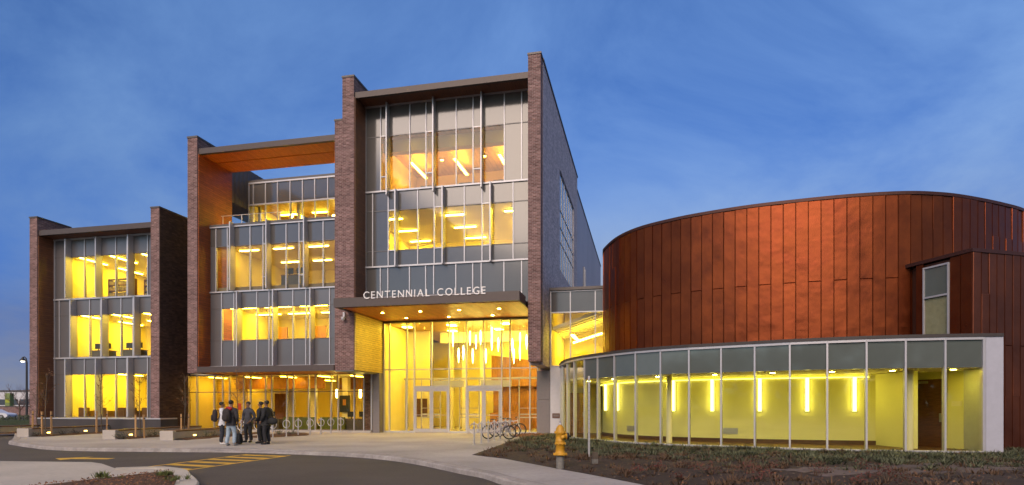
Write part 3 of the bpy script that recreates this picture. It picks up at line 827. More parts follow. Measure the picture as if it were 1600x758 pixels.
curtain(b, us1, [13.82, 16.90, 18.60], va, ['sgggggggg' + 'ss', 's'*11])
for u in (-14.15,-11.4,-8.65): fin(b, u, va, 13.45, 18.64, 0.42)
for u0, u1 in ((-14.65,-14.15),(-11.93,-11.4),(-9.2,-8.65)): narrow_window(b, u0, u1, va, 14.6, 16.9)
us_2 = [-15.58,-15.14,-14.19,-13.63,-12.42,-11.45,-10.86,-9.7,-8.69,-8.15,-6.95,-5.9]
curtain(b, us_2, [9.54, 10.39, 12.67, 13.72], va, ['s'*11, 'ss' + 'gggggggg' + 's', 's'*11])
for u in (-13.63,-10.86,-8.15): fin(b, u, va, 9.42, 13.72, 0.42)
for u0, u1 in ((-14.19,-13.63),(-11.45,-10.86),(-8.69,-8.15)): narrow_window(b, u0, u1, va, 10.39, 12.67)
us3 = [-15.58,-14.67,-14.21,-12.91,-11.95,-11.48,-10.19,-9.22,-8.74,-7.46,-6.48,-5.9]
curtain(b, us3, [7.25, 9.45], va, ['s'*11])
for z in (9.495, 13.77, 18.63): b.box('transom', M['alu'], -15.6, -5.88, va-0.09, va+0.1, z-0.045, z+0.045)
room(b, -15.6, -5.9, 1.6, 9.4, 13.4, 17.6, wall='cream_warm', ceil='ceil_wood')
room(b, -16.1, -5.9, 1.6, 9.4, 9.4, 12.9)
b.box('interior_wall', M['orange_wall'], -11.2, -9.4, 7.6, 7.7, 13.4, 16.2)
b.box('bulkhead', M['cream_pale'], -15.4, -6.0, 3.4, 3.9, 16.85, 17.58)
for u in (-14.35, -11.5, -8.65):
    strip_light(u, 6.6, 17.0, 0.16, 2.7, 'long strip light hung under the top-floor ceiling of the tall block', 'strip lights on the top floor of the tall block', 'strip_warm', 0.06)
    ul = thing('assumed_uplight', 'slim strip assumed on a hung lamp, lighting the top-floor ceiling of the tall block', 'ceiling light', W(u, 6.6, 17.0), -TH, 'assumed uplights on the top floor of the tall block')  # upward strip assumed from the ceiling glow, hidden by the lamp below
    MB().box((-0.08,-1.34,0.004),(0.08,1.34,0.03)).build('tray', M['pale_panel'], ul)
    MB().box((-0.06,-1.3,0.031),(0.06,1.3,0.05)).build('lamp', M['strip_warm'], ul)
    for k, v in enumerate((2.4, 4.4, 6.8)):
        t = thing('downlight', 'small round lamp in the top-floor ceiling of the tall block', 'downlight', W(u+0.9+0.3*k, v, 17.59), -TH, 'round lamps on the top floor of the tall block')
        MB().lathe([(0.13,0),(0.13,-0.02),(0.10,-0.022)], 14).build('trim', M['alu'], t)
        MB().lathe([(0.095,-0.01),(0.095,-0.03)], 14).build('lamp', M['down'], t)
for u in (-14.9, -11.0, -7.2):
    for v in (3.4, 5.85, 8.3):
        strip_light(u, v, 12.9, 1.4, 0.16, 'strip light on the middle-floor ceiling of the tall block', 'strip lights on the middle floor of the tall block', 'strip')
# entrance canopy
b.box('canopy_fascia', M['fascia'], -15.96, -6.0, -1.60, -1.40, 6.76, 7.24)
b.box('canopy_fascia', M['fascia'], -6.2, -6.0, -1.398, -0.002, 6.76, 7.24)
b.box('canopy_fascia', M['fascia'], -15.96, -15.76, -1.398, -0.002, 6.76, 7.24)
b.box('canopy_roof', M['coping'], -15.758, -6.202, -1.398, 1.3, 7.0, 7.2)
for k in range(10):
    w = (9.5)/10
    b.box('canopy_soffit', M['wood_soffit'], -15.536+w*k+0.006, -15.536+w*(k+1)-0.006, -1.39, 3.64, 6.74, 6.80)
for q, u in (('leftmost', -14.1), ('second from left', -11.9), ('third from left', -9.7), ('rightmost', -7.5)):
    t = thing('downlight', q + ' of the four round lamps in the front row under the entrance canopy', 'downlight', W(u, 0.4, 6.738), -TH, 'downlights under the entrance canopy')
    MB().lathe([(0.13,0),(0.13,-0.012),(0.10,-0.014)], 16).build('trim', M['alu'], t)
    MB().lathe([(0.07,-0.006),(0.07,-0.018)], 16).build('lamp', M['down_canopy'], t)
for q, u, v in (('left', -13.6, 2.6), ('middle', -11, 2.6), ('right', -8.4, 2.6)):
    t = thing('downlight', q + ' one of the three round canopy lamps close to the entrance glass', 'downlight', W(u, v, 6.738), -TH, 'downlights close to the entrance glass')
    MB().lathe([(0.13,0),(0.13,-0.012),(0.10,-0.014)], 16).build('trim', M['alu'], t)
    MB().lathe([(0.07,-0.006),(0.07,-0.018)], 16).build('lamp', M['down_canopy'], t)
# grey metal piers either side of the entrance
for (u0, u1) in ((-16.08, -15.5), (-5.95, -5.2)):
    for (z0, z1) in ((0, 1.95), (1.965, 3.575)):
        b.box('column_panel', M['grey_panel'], u0, u1, 3.05, 3.69, z0, z1)
b.box('pier_soffit', M['alu_dark'], -16.76, -15.6, 0.0, 3.04, 3.50, 3.576)
# entrance glazing
ve = 3.7
us = [-15.48,-15.13,-14.01,-13.53,-12.43,-11.34,-10.27,-9.19,-8.13,-7.64,-6.46,-6.0]
b2 = b
for i in range(len(us)-1):
    b.box('pane', M['glass_clear'], us[i]+0.03, us[i+1]-0.03, ve, ve+0.02, 3.83, 6.62)
    door = i in (3, 4, 6, 7)
    if door: b.box('pane', M['glass_clear'], us[i]+0.03, us[i+1]-0.03, ve, ve+0.02, 2.83, 3.77)
    else: b.box('pane', M['glass_clear'], us[i]+0.03, us[i+1]-0.03, ve, ve+0.02, 0.10, 3.77)
for u in us: b.box('mullion', M['alu'], u-0.032, u+0.032, ve-0.07, ve+0.1, 0 if u not in (-12.43, -9.19) else 2.78, 6.66)
b.box('transom', M['alu'], -15.5, -6.0, ve-0.06, ve+0.09, 3.775, 3.825)
b.box('transom', M['fascia'], -15.5, -6.0, ve-0.09, ve+0.12, 6.62, 6.73)
for (u0, u1) in ((-13.53, -11.34), (-10.27, -8.13)):
    b.box('door_header', M['door_alu'], u0+0.033, u1-0.033, ve-0.08, ve+0.09, 2.62, 2.80)
    w = (u1-u0-0.066)/2
    for k in range(2):
        a = u0+0.033+w*k; c = a+w
        d = MB()
        x0, x1 = 0.004, w-0.004
        d.box((x0,0,0.02),(x0+0.11,0.06,2.615)); d.box((x1-0.11,0,0.02),(x1,0.06,2.615))
        d.box((x0+0.11,0.001,0.02),(x1-0.11,0.059,0.24)); d.box((x0+0.11,0.001,2.47),(x1-0.11,0.059,2.615))
        dd = d.build('door', M['door_alu'], b.e, Vector((a, ve-0.06, 0)) - b.o)
        MB().box((0.116,0.022,0.242),(w-0.116,0.034,2.468)).build('pane', M['glass_clear'], dd)
        hb = MB(); hb.tube([(0.10,-0.05,1.06),(w-0.10,-0.05,1.06)], 0.018, 6); hb.box((0.11,-0.05,1.04),(0.14,0,1.08)); hb.box((w-0.14,-0.05,1.04),(w-0.11,0,1.08))
        hb.build('push_bar', M['steel'], dd)
for i in (0, 1, 2, 5, 8, 9, 10):
    b.box('transom', M['alu'], us[i]+0.03, us[i+1]-0.03, ve-0.05, ve+0.06, 0.0, 0.10)
# vestibule: a second glazed screen with horizontal rails
vv = 6.6
for u in (-15.3, -14.2, -12.9, -11.6, -10.3, -9.0, -7.7, -6.4): b.box('vestibule_post', M['alu'], u-0.03, u+0.03, vv, vv+0.1, 0, 3.3)
b.box('vestibule_beam', M['alu'], -15.4, -6.1, vv-0.02, vv+0.12, 3.3, 3.42)
for (u0, u1) in ((-13.5, -11.3), (-10.2, -8.2)): b.box('vestibule_beam', M['alu'], u0, u1, vv-0.01, vv+0.11, 2.82, 3.24)
for u0, u1 in ((-14.17,-12.93),(-11.57,-10.33),(-7.67,-6.43)):
    for z in (0.85, 1.05, 1.45): b.box('rail', M['alu'], u0, u1, vv-0.03, vv-0.002, z, z+0.07 if z < 1.4 else z+0.04)
# atrium
b.box('floor', M['paving'], -15.5, -5.9, 3.85, 15, -0.15, 0.02)
b.box('interior_wall', M['cream'], -16.2, -5.9, 14.5, 14.65, 0.02, 6.6)
b.box('interior_wall', M['cream'], -15.62, -15.5, 3.85, 7.6, 0.02, 6.6)
b.box('interior_wall', M['cream'], -15.62, -14.0, 7.602, 7.75, 0.02, 6.6)
b.box('interior_wall', M['cream'], -5.95, -5.87, 3.85, 14.5, 0.02, 6.6)
b.box('ceiling', M['ceil_wood'], -15.6, -5.9, 3.85, 14.5, 6.62, 6.74)
b.box('bulkhead', M['cream_pale'], -13.6, -5.95, 8.6, 8.9, 5.9, 6.61)
for u in (-13.2, -12.2, -10.9): b.box('column', M['cream_pale'], u-0.16, u+0.16, 9.6, 9.92, 0.02, 6.6)
b.box('feature_wall', M['orange_wall'], -10.6, -5.96, 11.5, 11.7, 0.02, 4.2)
pr = MB(); pr.add([(-10.6,11.0,3.0),(-6.2,11.0,3.0),(-6.2,11.0,4.6),(-10.6,11.0,5.2),(-10.6,11.2,3.0),(-6.2,11.2,3.0),(-6.2,11.2,4.6),(-10.6,11.2,5.2)], [(0,1,2,3),(7,6,5,4),(3,2,6,7),(1,0,4,5),(0,3,7,4),(2,1,5,6)])
b.mb('stair_balustrade', M['orange_wall'], pr)
b.box('reception_desk', M['orange_wall'], -10.2, -7.4, 9.0, 9.7, 0.02, 1.15)
b.box('display_board', M['door_wood'], -14.95, -14.15, 7.52, 7.598, 0.9, 2.1)
for u, v in ((-14.6, 5.2), (-11.6, 5.0), (-8.2, 5.0), (-13, 10.6), (-11.2, 12.6), (-9, 13.2), (-7, 10.2), (-12.4, 7.6), (-9.2, 7.4)):  # rear lamps added to brighten the back of the hall
    strip_light(u, v, 6.62, 0.5, 0.5, 'square ceiling lamp, one of a set partly added to brighten the entrance hall', 'square ceiling lamps in the entrance hall', 'strip_hall', 0.04)
PEND = [(725,530,5.6),(779,555,6.2),(825,551,5.7),(888,528,6.6),(946,534,7.2),(915,556,5.6),(990,527,6.4),(1042,556,6.0),(1098,518,7.0),(1098,536,6.2),(1161,538,7.2),(1296,540,6.0),(1310,556,5.6),(1370,530,7.0),(1368,551,6.8),(1432,534,6.4)]
for i, (zx, py, v) in enumerate(PEND):
    px = 590 + zx*0.1625
    tt = (px-800)/950; Y = (DD+v)/(ST*tt+CT); u = tt*Y*CT - Y*ST; z = 1.5+(637-py)/950*Y
    t = thing('pendant_light', 'tapered glowing pendant lamp in the cluster hanging inside the entrance hall', 'pendant lamp', W(u, v, 6.62), -TH, 'pendant lamps in the entrance hall')
    L = z-6.62
    MB().tube([(0,0,0),(0,0,L+0.4)], 0.01, 5).build('cord', M['black'], t)
    MB().lathe([(0.012,L+0.45),(0.045,L+0.25),(0.052,L+0.05),(0.032,L-0.25),(0.008,L-0.48)], 10).build('lamp', M['pendant'], t)

# ---- raised letters standing on the canopy edge
sg = thing('building_sign', 'pale raised letters reading CENTENNIAL COLLEGE along the canopy edge', 'sign', W(-11, -1.62, 7.14), -TH)
M['letter'] = plain('letter_enamel', (0.72, 0.68, 0.66), 0.4, 0.1, 0.03)
def word(txt, u0, u1, h):
    meshes = []
    for ch in txt:
        cu = bpy.data.curves.new('letter', 'FONT'); cu.body = ch; cu.size = 1.0; cu.extrude = 0.06; cu.resolution_u = 6
        o = bpy.data.objects.new('tmp', cu); COL.objects.link(o)
        bpy.context.view_layer.update()
        me = bpy.data.meshes.new_from_object(o.evaluated_get(bpy.context.evaluated_depsgraph_get()))
        bpy.data.objects.remove(o); bpy.data.curves.remove(cu)
        xs = [v.co.x for v in me.vertices]; ys = [v.co.y for v in me.vertices]
        meshes.append((me, min(xs), max(xs), min(ys), max(ys)))
    cap = max(m[4] for m in meshes)
    s = h/cap
    gap = (u1-u0 - sum((m[2]-m[1])*s for m in meshes)*0.96)/(len(txt)-1)
    x = u0
    for me, x0, x1, y0, y1 in meshes:
        for v in me.vertices:
            vx, vy, vz = v.co
            v.co = ((vx-x0)*s*0.96, -vz*0.5, vy*s)
        me.materials.clear(); me.materials.append(M['letter'])
        link('letter', me, sg, (x+11, 0, 0))
        x += (x1-x0)*s*0.96+gap
word('CENTENNIAL', -14.24, -10.62, 0.37)
word('COLLEGE', -10.22, -7.70, 0.37)
bk = MB().box((-3.2,0.02,0.04),(3.3,0.05,0.07)).build('support_rail', M['alu'], sg)
camd = thing('security_camera', 'small white dome camera fixed under the left end of the canopy', 'camera', W(-16.15, -0.12, 6.45), -TH)
MB().box((-0.05,-0.02,0.0),(0.05,0.12,0.3)).build('bracket', M['pale_panel'], camd)
MB().lathe([(0.10,0.02),(0.11,-0.06),(0.09,-0.13),(0.04,-0.17)], 12, (0,-0.08,0)).build('dome', M['pale_panel'], camd)

# ---- glazed link
b = B('link_building', 'small glazed link between the tall brick block and the copper hall', 'building', -3.6, 3)
curtain(b, [-5.14,-4.04,-2.66,-1.4], [3.82, 6.82, 8.0], 3.02, ['ggg', 'sss'])
for z in (3.82, 6.82, 8.0): b.box('transom', M['alu'], -5.18, -1.4, 2.96, 3.1, z-0.035, z+0.035)
b.box('roof_edge', M['coping'], -5.19, -1.3, 2.85, 9.5, 8.04, 8.2)
b.box('wall_panel', M['pale_panel'], -5.17, -4.45, 3.0, 3.2, 0.06, 3.78)
b.box('wall_panel', M['pale_panel'], -4.44, -3.2, 3.0, 3.2, 0.06, 3.78)
b.box('skirting', M['plinth'], -5.17, -3.2, 2.99, 3.1, 0.0, 0.06)
b.box('interior_wall', M['cream'], -5.15, -1.0, 9.0, 9.1, 0, 8.0)
b.box('interior_wall', M['cream'], -5.19, -5.12, 3.2, 9.0, 3.9, 8.0)
b.box('ceiling', M['ceil'], -5.1, -1.0, 3.2, 9.0, 7.85, 7.98)
b.box('floor', M['floor_in'], -5.1, -1.0, 3.22, 9.0, 3.5, 3.7)
for k in range(7):
    bm_ = MB(); v0 = 3.5+0.8*k
    bm_.add([(-5.1,v0,5.9),(-1.2,v0,7.2),(-1.2,v0+0.2,7.2),(-5.1,v0+0.2,5.9),(-5.1,v0,6.1),(-1.2,v0,7.4),(-1.2,v0+0.2,7.4),(-5.1,v0+0.2,6.1)], [(0,3,2,1),(4,5,6,7),(0,1,5,4),(1,2,6,5),(2,3,7,6),(3,0,4,7)])
    b.mb('sloping_beam', M['cream_pale'], bm_)
t = thing('ceiling_light', 'sloping strip light seen through the glazed link', 'ceiling light', W(-3.3, 5.5, 5.6), -TH)
MB().box((-0.9,-0.09,0),(0.9,0.09,0.08), Matrix.Rotation(R(-17), 4, 'Y')).build('lamp', M['strip'], t)
strip_light(-4.2, 6.5, 5.9, 0.2, 2.5, 'strip light along the back of the glazed link', None)
pq = thing('wall_plaque', 'small dark plaque on the pale panel left of the glass pavilion', 'plaque', W(-4.83, 2.985, 1.05), -TH)
MB().box((-0.22,-0.02,-0.13),(0.22,0.014,0.13)).build('plate', M['door_wood'], pq)
for k in range(3): MB().box((-0.16+0.11*k,-0.026,-0.06),(-0.08+0.11*k,-0.021,0.07)).build('symbol', M['grey_panel'], pq)

# ---- copper hall
DR = [(4.73,31.4),(4.70,30.3),(5.0,28.5),(5.7,27.0),(6.9,25.75),(8.07,24.9),(9.6,24.05),(11.5,23.3),(13.0,22.85),(14.6,22.6),(15.9,22.7),(17.2,23.05),(19.2,23.85),(20.9,24.75),(22.6,26.3),(24,28.5),(24.4,31),(23.5,35),(20,38.5),(15,40),(10,39),(6.8,36.7),(5.3,33.9)]
def closed_smooth(P, k=10):
    P = [Vector(p) for p in P]; n = len(P); out = []
    for i in range(n):
        p0, p1, p2, p3 = P[i-1], P[i], P[(i+1)%n], P[(i+2)%n]
        for j in range(k):
            t = j/k
            out.append(0.5*((2*p1)+(p2-p0)*t+(2*p0-5*p1+4*p2-p3)*t*t+(3*p1-p0-3*p2+p3)*t*t*t))
    return out
def resample(P, step, closed=True):
    if closed: P = P + [P[0]]
    out = [P[0]]; acc = 0
    cur = P[0]; i = 1
    while i < len(P):
        d = (P[i]-out[-1]).length
        if d >= step:
            # point on segment P[i-1]..P[i] at chord distance step
            a, c = P[i-1], P[i]
            lo, hi = 0.0, 1.0
            for _ in range(30):
                m = (lo+hi)/2
                if ((a+(c-a)*m)-out[-1]).length < step: lo = m
                else: hi = m
            out.append(a+(c-a)*lo); P = P[:i] + [out[-1]] + P[i:]
            i += 1
        else: i += 1
    return out
DS = closed_smooth(DR, 10)
hall = thing('copper_hall', 'large curved hall clad in red-brown copper sheets behind the glass pavilion', 'building', (14, 30, 0))
O3 = Vector((14, 30, 0))
DP = resample(DS, 0.44)
ZTOP = 9.42
# inner drum and roof
inner = [p for p in DS]
cen = Vector((14.5, 30.5))
def inset(P, d):
    out = []
    n = len(P)
    for i in range(n):
        t = (P[(i+1)%n]-P[i-1]).normalized(); nrm = Vector((-t.y, t.x))
        if nrm.dot(cen-P[i]) < 0: nrm = -nrm
        out.append(P[i]+nrm*d)
    return out
core = inset(DS, 0.05)
mb = MB().prism([(p.x-14, p.y-30) for p in core], 0, ZTOP-0.05)
mb.build('wall_core', M['seam'], hall)
mb = MB(); rimo = inset(DS, -0.05); rimi = inset(DS, 0.25); n = len(rimo)
vs = [(p.x-14,p.y-30,ZTOP) for p in rimo]+[(p.x-14,p.y-30,ZTOP+0.12) for p in rimo]+[(p.x-14,p.y-30,ZTOP+0.12) for p in rimi]+[(p.x-14,p.y-30,ZTOP) for p in rimi]
fs = []
for k in range(4):
    for i in range(n):
        j = (i+1)%n; a = k*n; c = ((k+1)%4)*n
        fs.append((a+i, a+j, c+j, c+i))
mb.add(vs, fs); mb.build('roof_edge', M['copper_edge'], hall)
PANEL = {}
def panel_mesh(w, h, mat, key):
    k = (round(w,3), round(h,3), key)
    if k not in PANEL:
        m = MB(); e = 0.002; f = 0.016
        # a sheet with folded edges: bevelled front
        m.add([(e,0,e),(w-e,0,e),(w-e,0,h-e),(e,0,h-e),(e+f,-0.022,e+f),(w-e-f,-0.022,e+f),(w-e-f,-0.022,h-e-f),(e+f,-0.022,h-e-f)],
              [(4,5,6,7),(0,1,5,4),(1,2,6,5),(2,3,7,6),(3,0,4,7)])
        # standing seam on the right edge
        m.box((w-0.004,-0.034,e),(w+0.002,0,h-e))
        PANEL[k] = m.mesh('copper_panel', mat)
    return PANEL[k]
def clad(parent, base, a, c, z0, z1, mat, key, i, seams):
    d = (c-a); w = d.length; ang = math.atan2(d.y, d.x)
    zs = [z0] + [z for z in seams if z0+0.15 < z < z1-0.15] + [z1]
    for k in range(len(zs)-1):
        me = panel_mesh(w, zs[k+1]-zs[k], M[mat], key)
        link('copper_panel', me, parent, Vector((a.x, a.y, zs[k]))-base, (R(random.uniform(-0.3,0.3)), 0, ang+R(random.uniform(-0.45,0.45))))
# panels run along the side the street sees; the curve is anticlockwise seen from above
for i in range(len(DP)-1):
    a, c = DP[i], DP[i+1]
    mid = (a+c)/2
    if mid.y > 33.5 and mid.x < 22: continue
    if mid.y > 37: continue
    clad(hall, O3, a, c, 3.2 if not (mid.x > 16.0) else 0.0, ZTOP, 'copper', 'c', i, (8.16, 4.5) if i % 2 else (6.33, 2.67))
def pad(w=0.25): pass

# ---- copper annex with its tall window
A_, B_, C_ = Vector((14.75,22.2)), Vector((15.3,20.2)), Vector((19.4,21.33))
anx = thing('copper_annex', 'square copper-clad annex with a tall narrow window, at the right edge beside the pavilion', 'building', (17, 22, 0))
OA = Vector((17, 22, 0))
ZA = 6.68
dl = (B_-A_).normalized(); dr = (C_-B_).normalized()
def P2(k): return A_+(B_-A_)*k
nin_l = Vector((-dl.y, dl.x)); 
if nin_l.x < 0: nin_l = -nin_l
# core set 6 cm inside the sheets
core = [A_+nin_l*0.06, B_+nin_l*0.06+dr*0.0+Vector((0,0.06)), C_+Vector((0,0.06)), Vector((19.2,25)), Vector((15.2,24.5))]
MB().prism([(p.x-17,p.y-22) for p in core], 0, ZA-0.05).build('wall_core', M['seam'], anx)
edge = [A_-nin_l*0.05-dl*0.4, B_-nin_l*0.05-dr*0.0+Vector((0,-0.05)), C_+Vector((0.1,-0.05)), Vector((19.4,25)), Vector((15.1,24.6))]
MB().prism([(p.x-17,p.y-22) for p in edge], ZA, ZA+0.12).build('roof_edge', M['copper_edge'], anx)
LW = (B_-A_).length
for (k0, k1) in ((0.0, 0.147), (0.62, 0.81), (0.812, 1.0)):
    clad(anx, OA, P2(k0), P2(k1), 3.2, ZA, 'copper', 'a', 0, ())
w = 0.35; nn = int((C_-B_).length/w)
for i in range(nn):
    clad(anx, OA, B_+dr*w*i, B_+dr*w*(i+1), 0.12, ZA, 'copper_dark', 'd', i, (5.3, 1.9) if i % 2 else (3.6,))
ang = math.atan2(dl.y, dl.x)
fr = link('window_frame', None, None); bpy.data.objects.remove(fr)
wx0, wx1 = 0.147*LW, 0.615*LW
f = MB(); 
for x in (wx0, wx1-0.05): f.box((x,-0.05,3.2),(x+0.05,0.05,6.52))
for z in (3.2, 5.40, 6.46): f.box((wx0+0.05,-0.045,z),(wx1-0.05,0.045,z+0.06))
wf = f.build('window_frame', M['alu'], anx, Vector((A_.x,A_.y,0))-OA, (0,0,ang))
MB().box((wx0+0.05,-0.01,5.46),(wx1-0.05,0.01,6.46)).build('spandrel_panel', M['spandrel_blue'], wf)
M['blind'] = plain('window_blind', (0.27, 0.27, 0.20), 0.8)
MB().box((wx0+0.05,-0.01,3.26),(wx1-0.05,0.01,5.40)).build('pane', M['glass_clear'], wf)
MB().box((wx0+0.06,0.022,3.26),(wx1-0.06,0.04,5.39)).build('blind', M['blind'], wf)

# ---- glass pavilion
GL = [(2.66,33.2),(2.52,31.4),(2.50,30.1),(2.61,28.6),(2.83,27.6),(3.17,26.5),(3.62,25.6),(4.15,24.55),(4.8,23.56),(5.57,22.75),(6.43,22.07),(7.4,21.5),(8.36,20.93),(9.29,20.33),(10.29,19.85),(11.32,19.43),(12.37,19.13),(13.45,18.9),(14.52,18.75)]
GL = [Vector(p) for p in GL]
GE = Vector((15.08, 18.70))
pav = thing('glass_pavilion', 'low curved glass pavilion glowing yellow in front of the copper hall', 'building', (9, 22, 0))
OP = Vector((9, 22, 0))
ZB, ZT, ZC = 0.14, 3.62, 2.74
for i in range(len(GL)-1):
    a, c = GL[i], GL[i+1]; d = c-a; w = d.length; an = math.atan2(d.y, d.x)
    loc = Vector((a.x,a.y,0))-OP
    full = i < 5
    if i == 0:
        MB().box((0.03,0,ZB+0.02),(w-0.03,0.03,ZT-0.02)).build('wall_panel', M['grey_panel'], pav, loc, (0,0,an)); 
    elif full:
        MB().box((0.03,0,ZB+0.02),(w-0.03,0.02,ZT-0.02)).build('pane', M['glass_pav'], pav, loc, (0,0,an))
    else:
        MB().box((0.03,0,ZB+0.02),(w-0.03,0.02,ZC-0.004)).build('pane', M['glass_pav'], pav, loc, (0,0,an))
        MB().box((0.03,0.002,ZC+0.004),(w-0.03,0.04,ZT-0.02)).build('spandrel_panel', M['spandrel_blue'], pav, loc, (0,0,an))
    MB().box((-0.028,-0.05,ZB+0.01),(0.028,0.11,ZT-0.01)).build('mullion', M['alu'], pav, loc, (0,0,an))
    MB().box((0.0,-0.06,ZB-0.04),(w,0.12,ZB+0.022)).build('sill_rail', M['alu'], pav, loc, (0,0,an))
    MB().box((0.0,-0.06,ZT-0.022),(w,0.12,ZT+0.06)).build('head_rail', M['alu'], pav, loc, (0,0,an))
d = GE-GL[-1]; an = math.atan2(d.y, d.x); w = d.length; loc = Vector((GL[-1].x,GL[-1].y,0))-OP
MB().box((-0.03,-0.055,ZB),(0.05,0.12,ZT+0.06)).build('mullion', M['alu'], pav, loc, (0,0,an))
MB().box((0.06,-0.05,0.06),(w,0.25,ZT+0.06)).build('end_panel', M['end_panel'], pav, loc, (0,0,an))
MB().box((w-0.2,0.252,0.06),(w-0.002,1.5,ZT+0.05)).build('end_panel', M['end_panel'], pav, loc, (0,0,an))
# plinth, floor, ceiling and roof between the glass line and the hall
back = [Vector((15.28,20.15)), Vector((14.72,22.25))]
dfront = [p for p in DS if p.y < 33.5 and 4.6 < p.x < 14.6 and p.y < 32.5]
dfront.sort(key=lambda p: p.x if p.y < 31 else -p.y)
dfront = sorted(dfront, key=lambda p: math.atan2(p.y-30.5, p.x-14.5))
dfront = dfront[::-1]
def region(off):
    out = offset([(p.x,p.y) for p in GL]+[(GE.x,GE.y)], -off)
    return out
bk_pts = [(p.x,p.y) for p in back] + [(p.x,p.y) for p in dfront if p.x < 14.6] + [(4.75,33.2)]
def slab(name, mat, off, z0, z1):
    poly = [Vector(q) for q in region(off)] + [Vector(q) for q in bk_pts]
    MB().prism([(p.x-9,p.y-22) for p in poly], z0, z1).build(name, mat, pav)
slab('plinth', M['plinth'], 0.02, -0.1, 0.09)
slab('floor', M['floor_dark'], -0.16, 0.092, 0.11)
slab('ceiling', M['ceil'], -0.16, ZC+0.02, ZC+0.12)
M['roof_dark'] = plain('dark_roof_edge', (0.045, 0.036, 0.034), 0.6, 0.1)
slab('roof', M['roof_dark'], 0.08, ZT+0.062, ZT+0.165)
# the wall of the hall as it is painted inside the pavilion
iw = inset(DS, -0.07)
seg = [p for p in iw if p.y < 33 and p.x < 14.75]
seg = sorted(seg, key=lambda p: math.atan2(p.y-30.5, p.x-14.5))
seg = [(math.atan2(p.y-30.5, p.x-14.5), p) for p in seg]
seg = [p for a, p in sorted(seg, key=lambda q: q[0] if q[0] < 0 else q[0]-2*math.pi)]
M['pav_wall'] = plain('pavilion_paint', (0.68, 0.64, 0.33), 0.75, 0, 0.05, 0.8)
mb = MB(); vs = []
for p in seg:
    vs += [(p.x-9,p.y-22,0.11),(p.x-9,p.y-22,ZC+0.02)]
mb.add(vs, [(2*i,2*i+2,2*i+3,2*i+1) for i in range(len(seg)-1)], True)
mb.build('interior_wall', M['pav_wall'], pav)
iw2 = [p for p in inset(DS, -0.10) if p.y < 33 and p.x < 14.75]
def angle_of(p):
    a = math.atan2(p.y-30.5, p.x-14.5); return a if a < 0 else a-2*math.pi
iw2.sort(key=angle_of)
mb = MB(); vs = []
for p in iw2: vs += [(p.x-9,p.y-22,0.11),(p.x-9,p.y-22,0.27)]
mb.add(vs, [(2*i,2*i+2,2*i+3,2*i+1) for i in range(len(iw2)-1)], True)
mb.build('skirting', M['floor_dark'], pav)
cv = thing('added_cove_light', 'thin light line added along the curved pavilion wall to brighten the ceiling', 'added light', (9, 22, 2.64))
cp_ = [p for p in inset(DS, -0.13) if p.y < 31.5 and p.x < 13.4]; cp_.sort(key=angle_of)
MB().tube([(p.x-9,p.y-22,0) for p in cp_], 0.022, 6).build('lamp', M['cove'], cv)  # strip added along the wall top to brighten the ceiling
MB().tube([(p.x-9,p.y-22,-0.035) for p in cp_], 0.016, 4).build('housing', M['alu'], cv)
# lobby at the right end: side wall with the brown door
MB().box((2.70-9,33.2-22,0.11),(4.9-9,33.35-22,ZC+0.02)).build('interior_wall', M['cream'], pav)
ld = MB().box((3.05-9,33.12-22,0.11),(3.95-9,33.195-22,2.3)).build('door', M['orange_wall'], pav)
MB().box((0.0,0.0,0.0),(0.04,0.05,0.25)).build('handle', M['steel'], ld, (3.85-9,33.06-22,1.0))
lw = MB().box((0,-0.10,0.11),(LW,-0.04,ZC+0.02)).build('interior_wall', M['pav_wall'], pav, Vector((A_.x,A_.y,0))-OP, (0,0,ang))
dr_ = MB().box((0.20,-0.16,0.11),(1.20,-0.105,2.50)).build('door', M['door_wood'], pav, Vector((A_.x,A_.y,0))-OP, (0,0,ang))
MB().box((1.06,-0.20,1.0),(1.12,-0.165,1.3)).build('handle', M['steel'], dr_)
MB().box((0.28,-0.20,2.36),(0.62,-0.165,2.44)).build('door_closer', M['alu'], dr_)
MB().box((1.45,-0.13,1.55),(1.8,-0.105,1.72)).build('sign_plate', M['cream_pale'], pav, Vector((A_.x,A_.y,0))-OP, (0,0,ang))
MB().box((13.55-9,20.6-22,0.11),(13.75-9,22.7-22,ZC)).build('partition', M['pav_wall'], pav)
for x, y in ((6.2, 24.0), (13.0, 19.9)): MB().lathe([(0.12,0.11),(0.12,ZC)], 14, (x-9,y-22,0)).build('column', M['cream_pale'], pav)
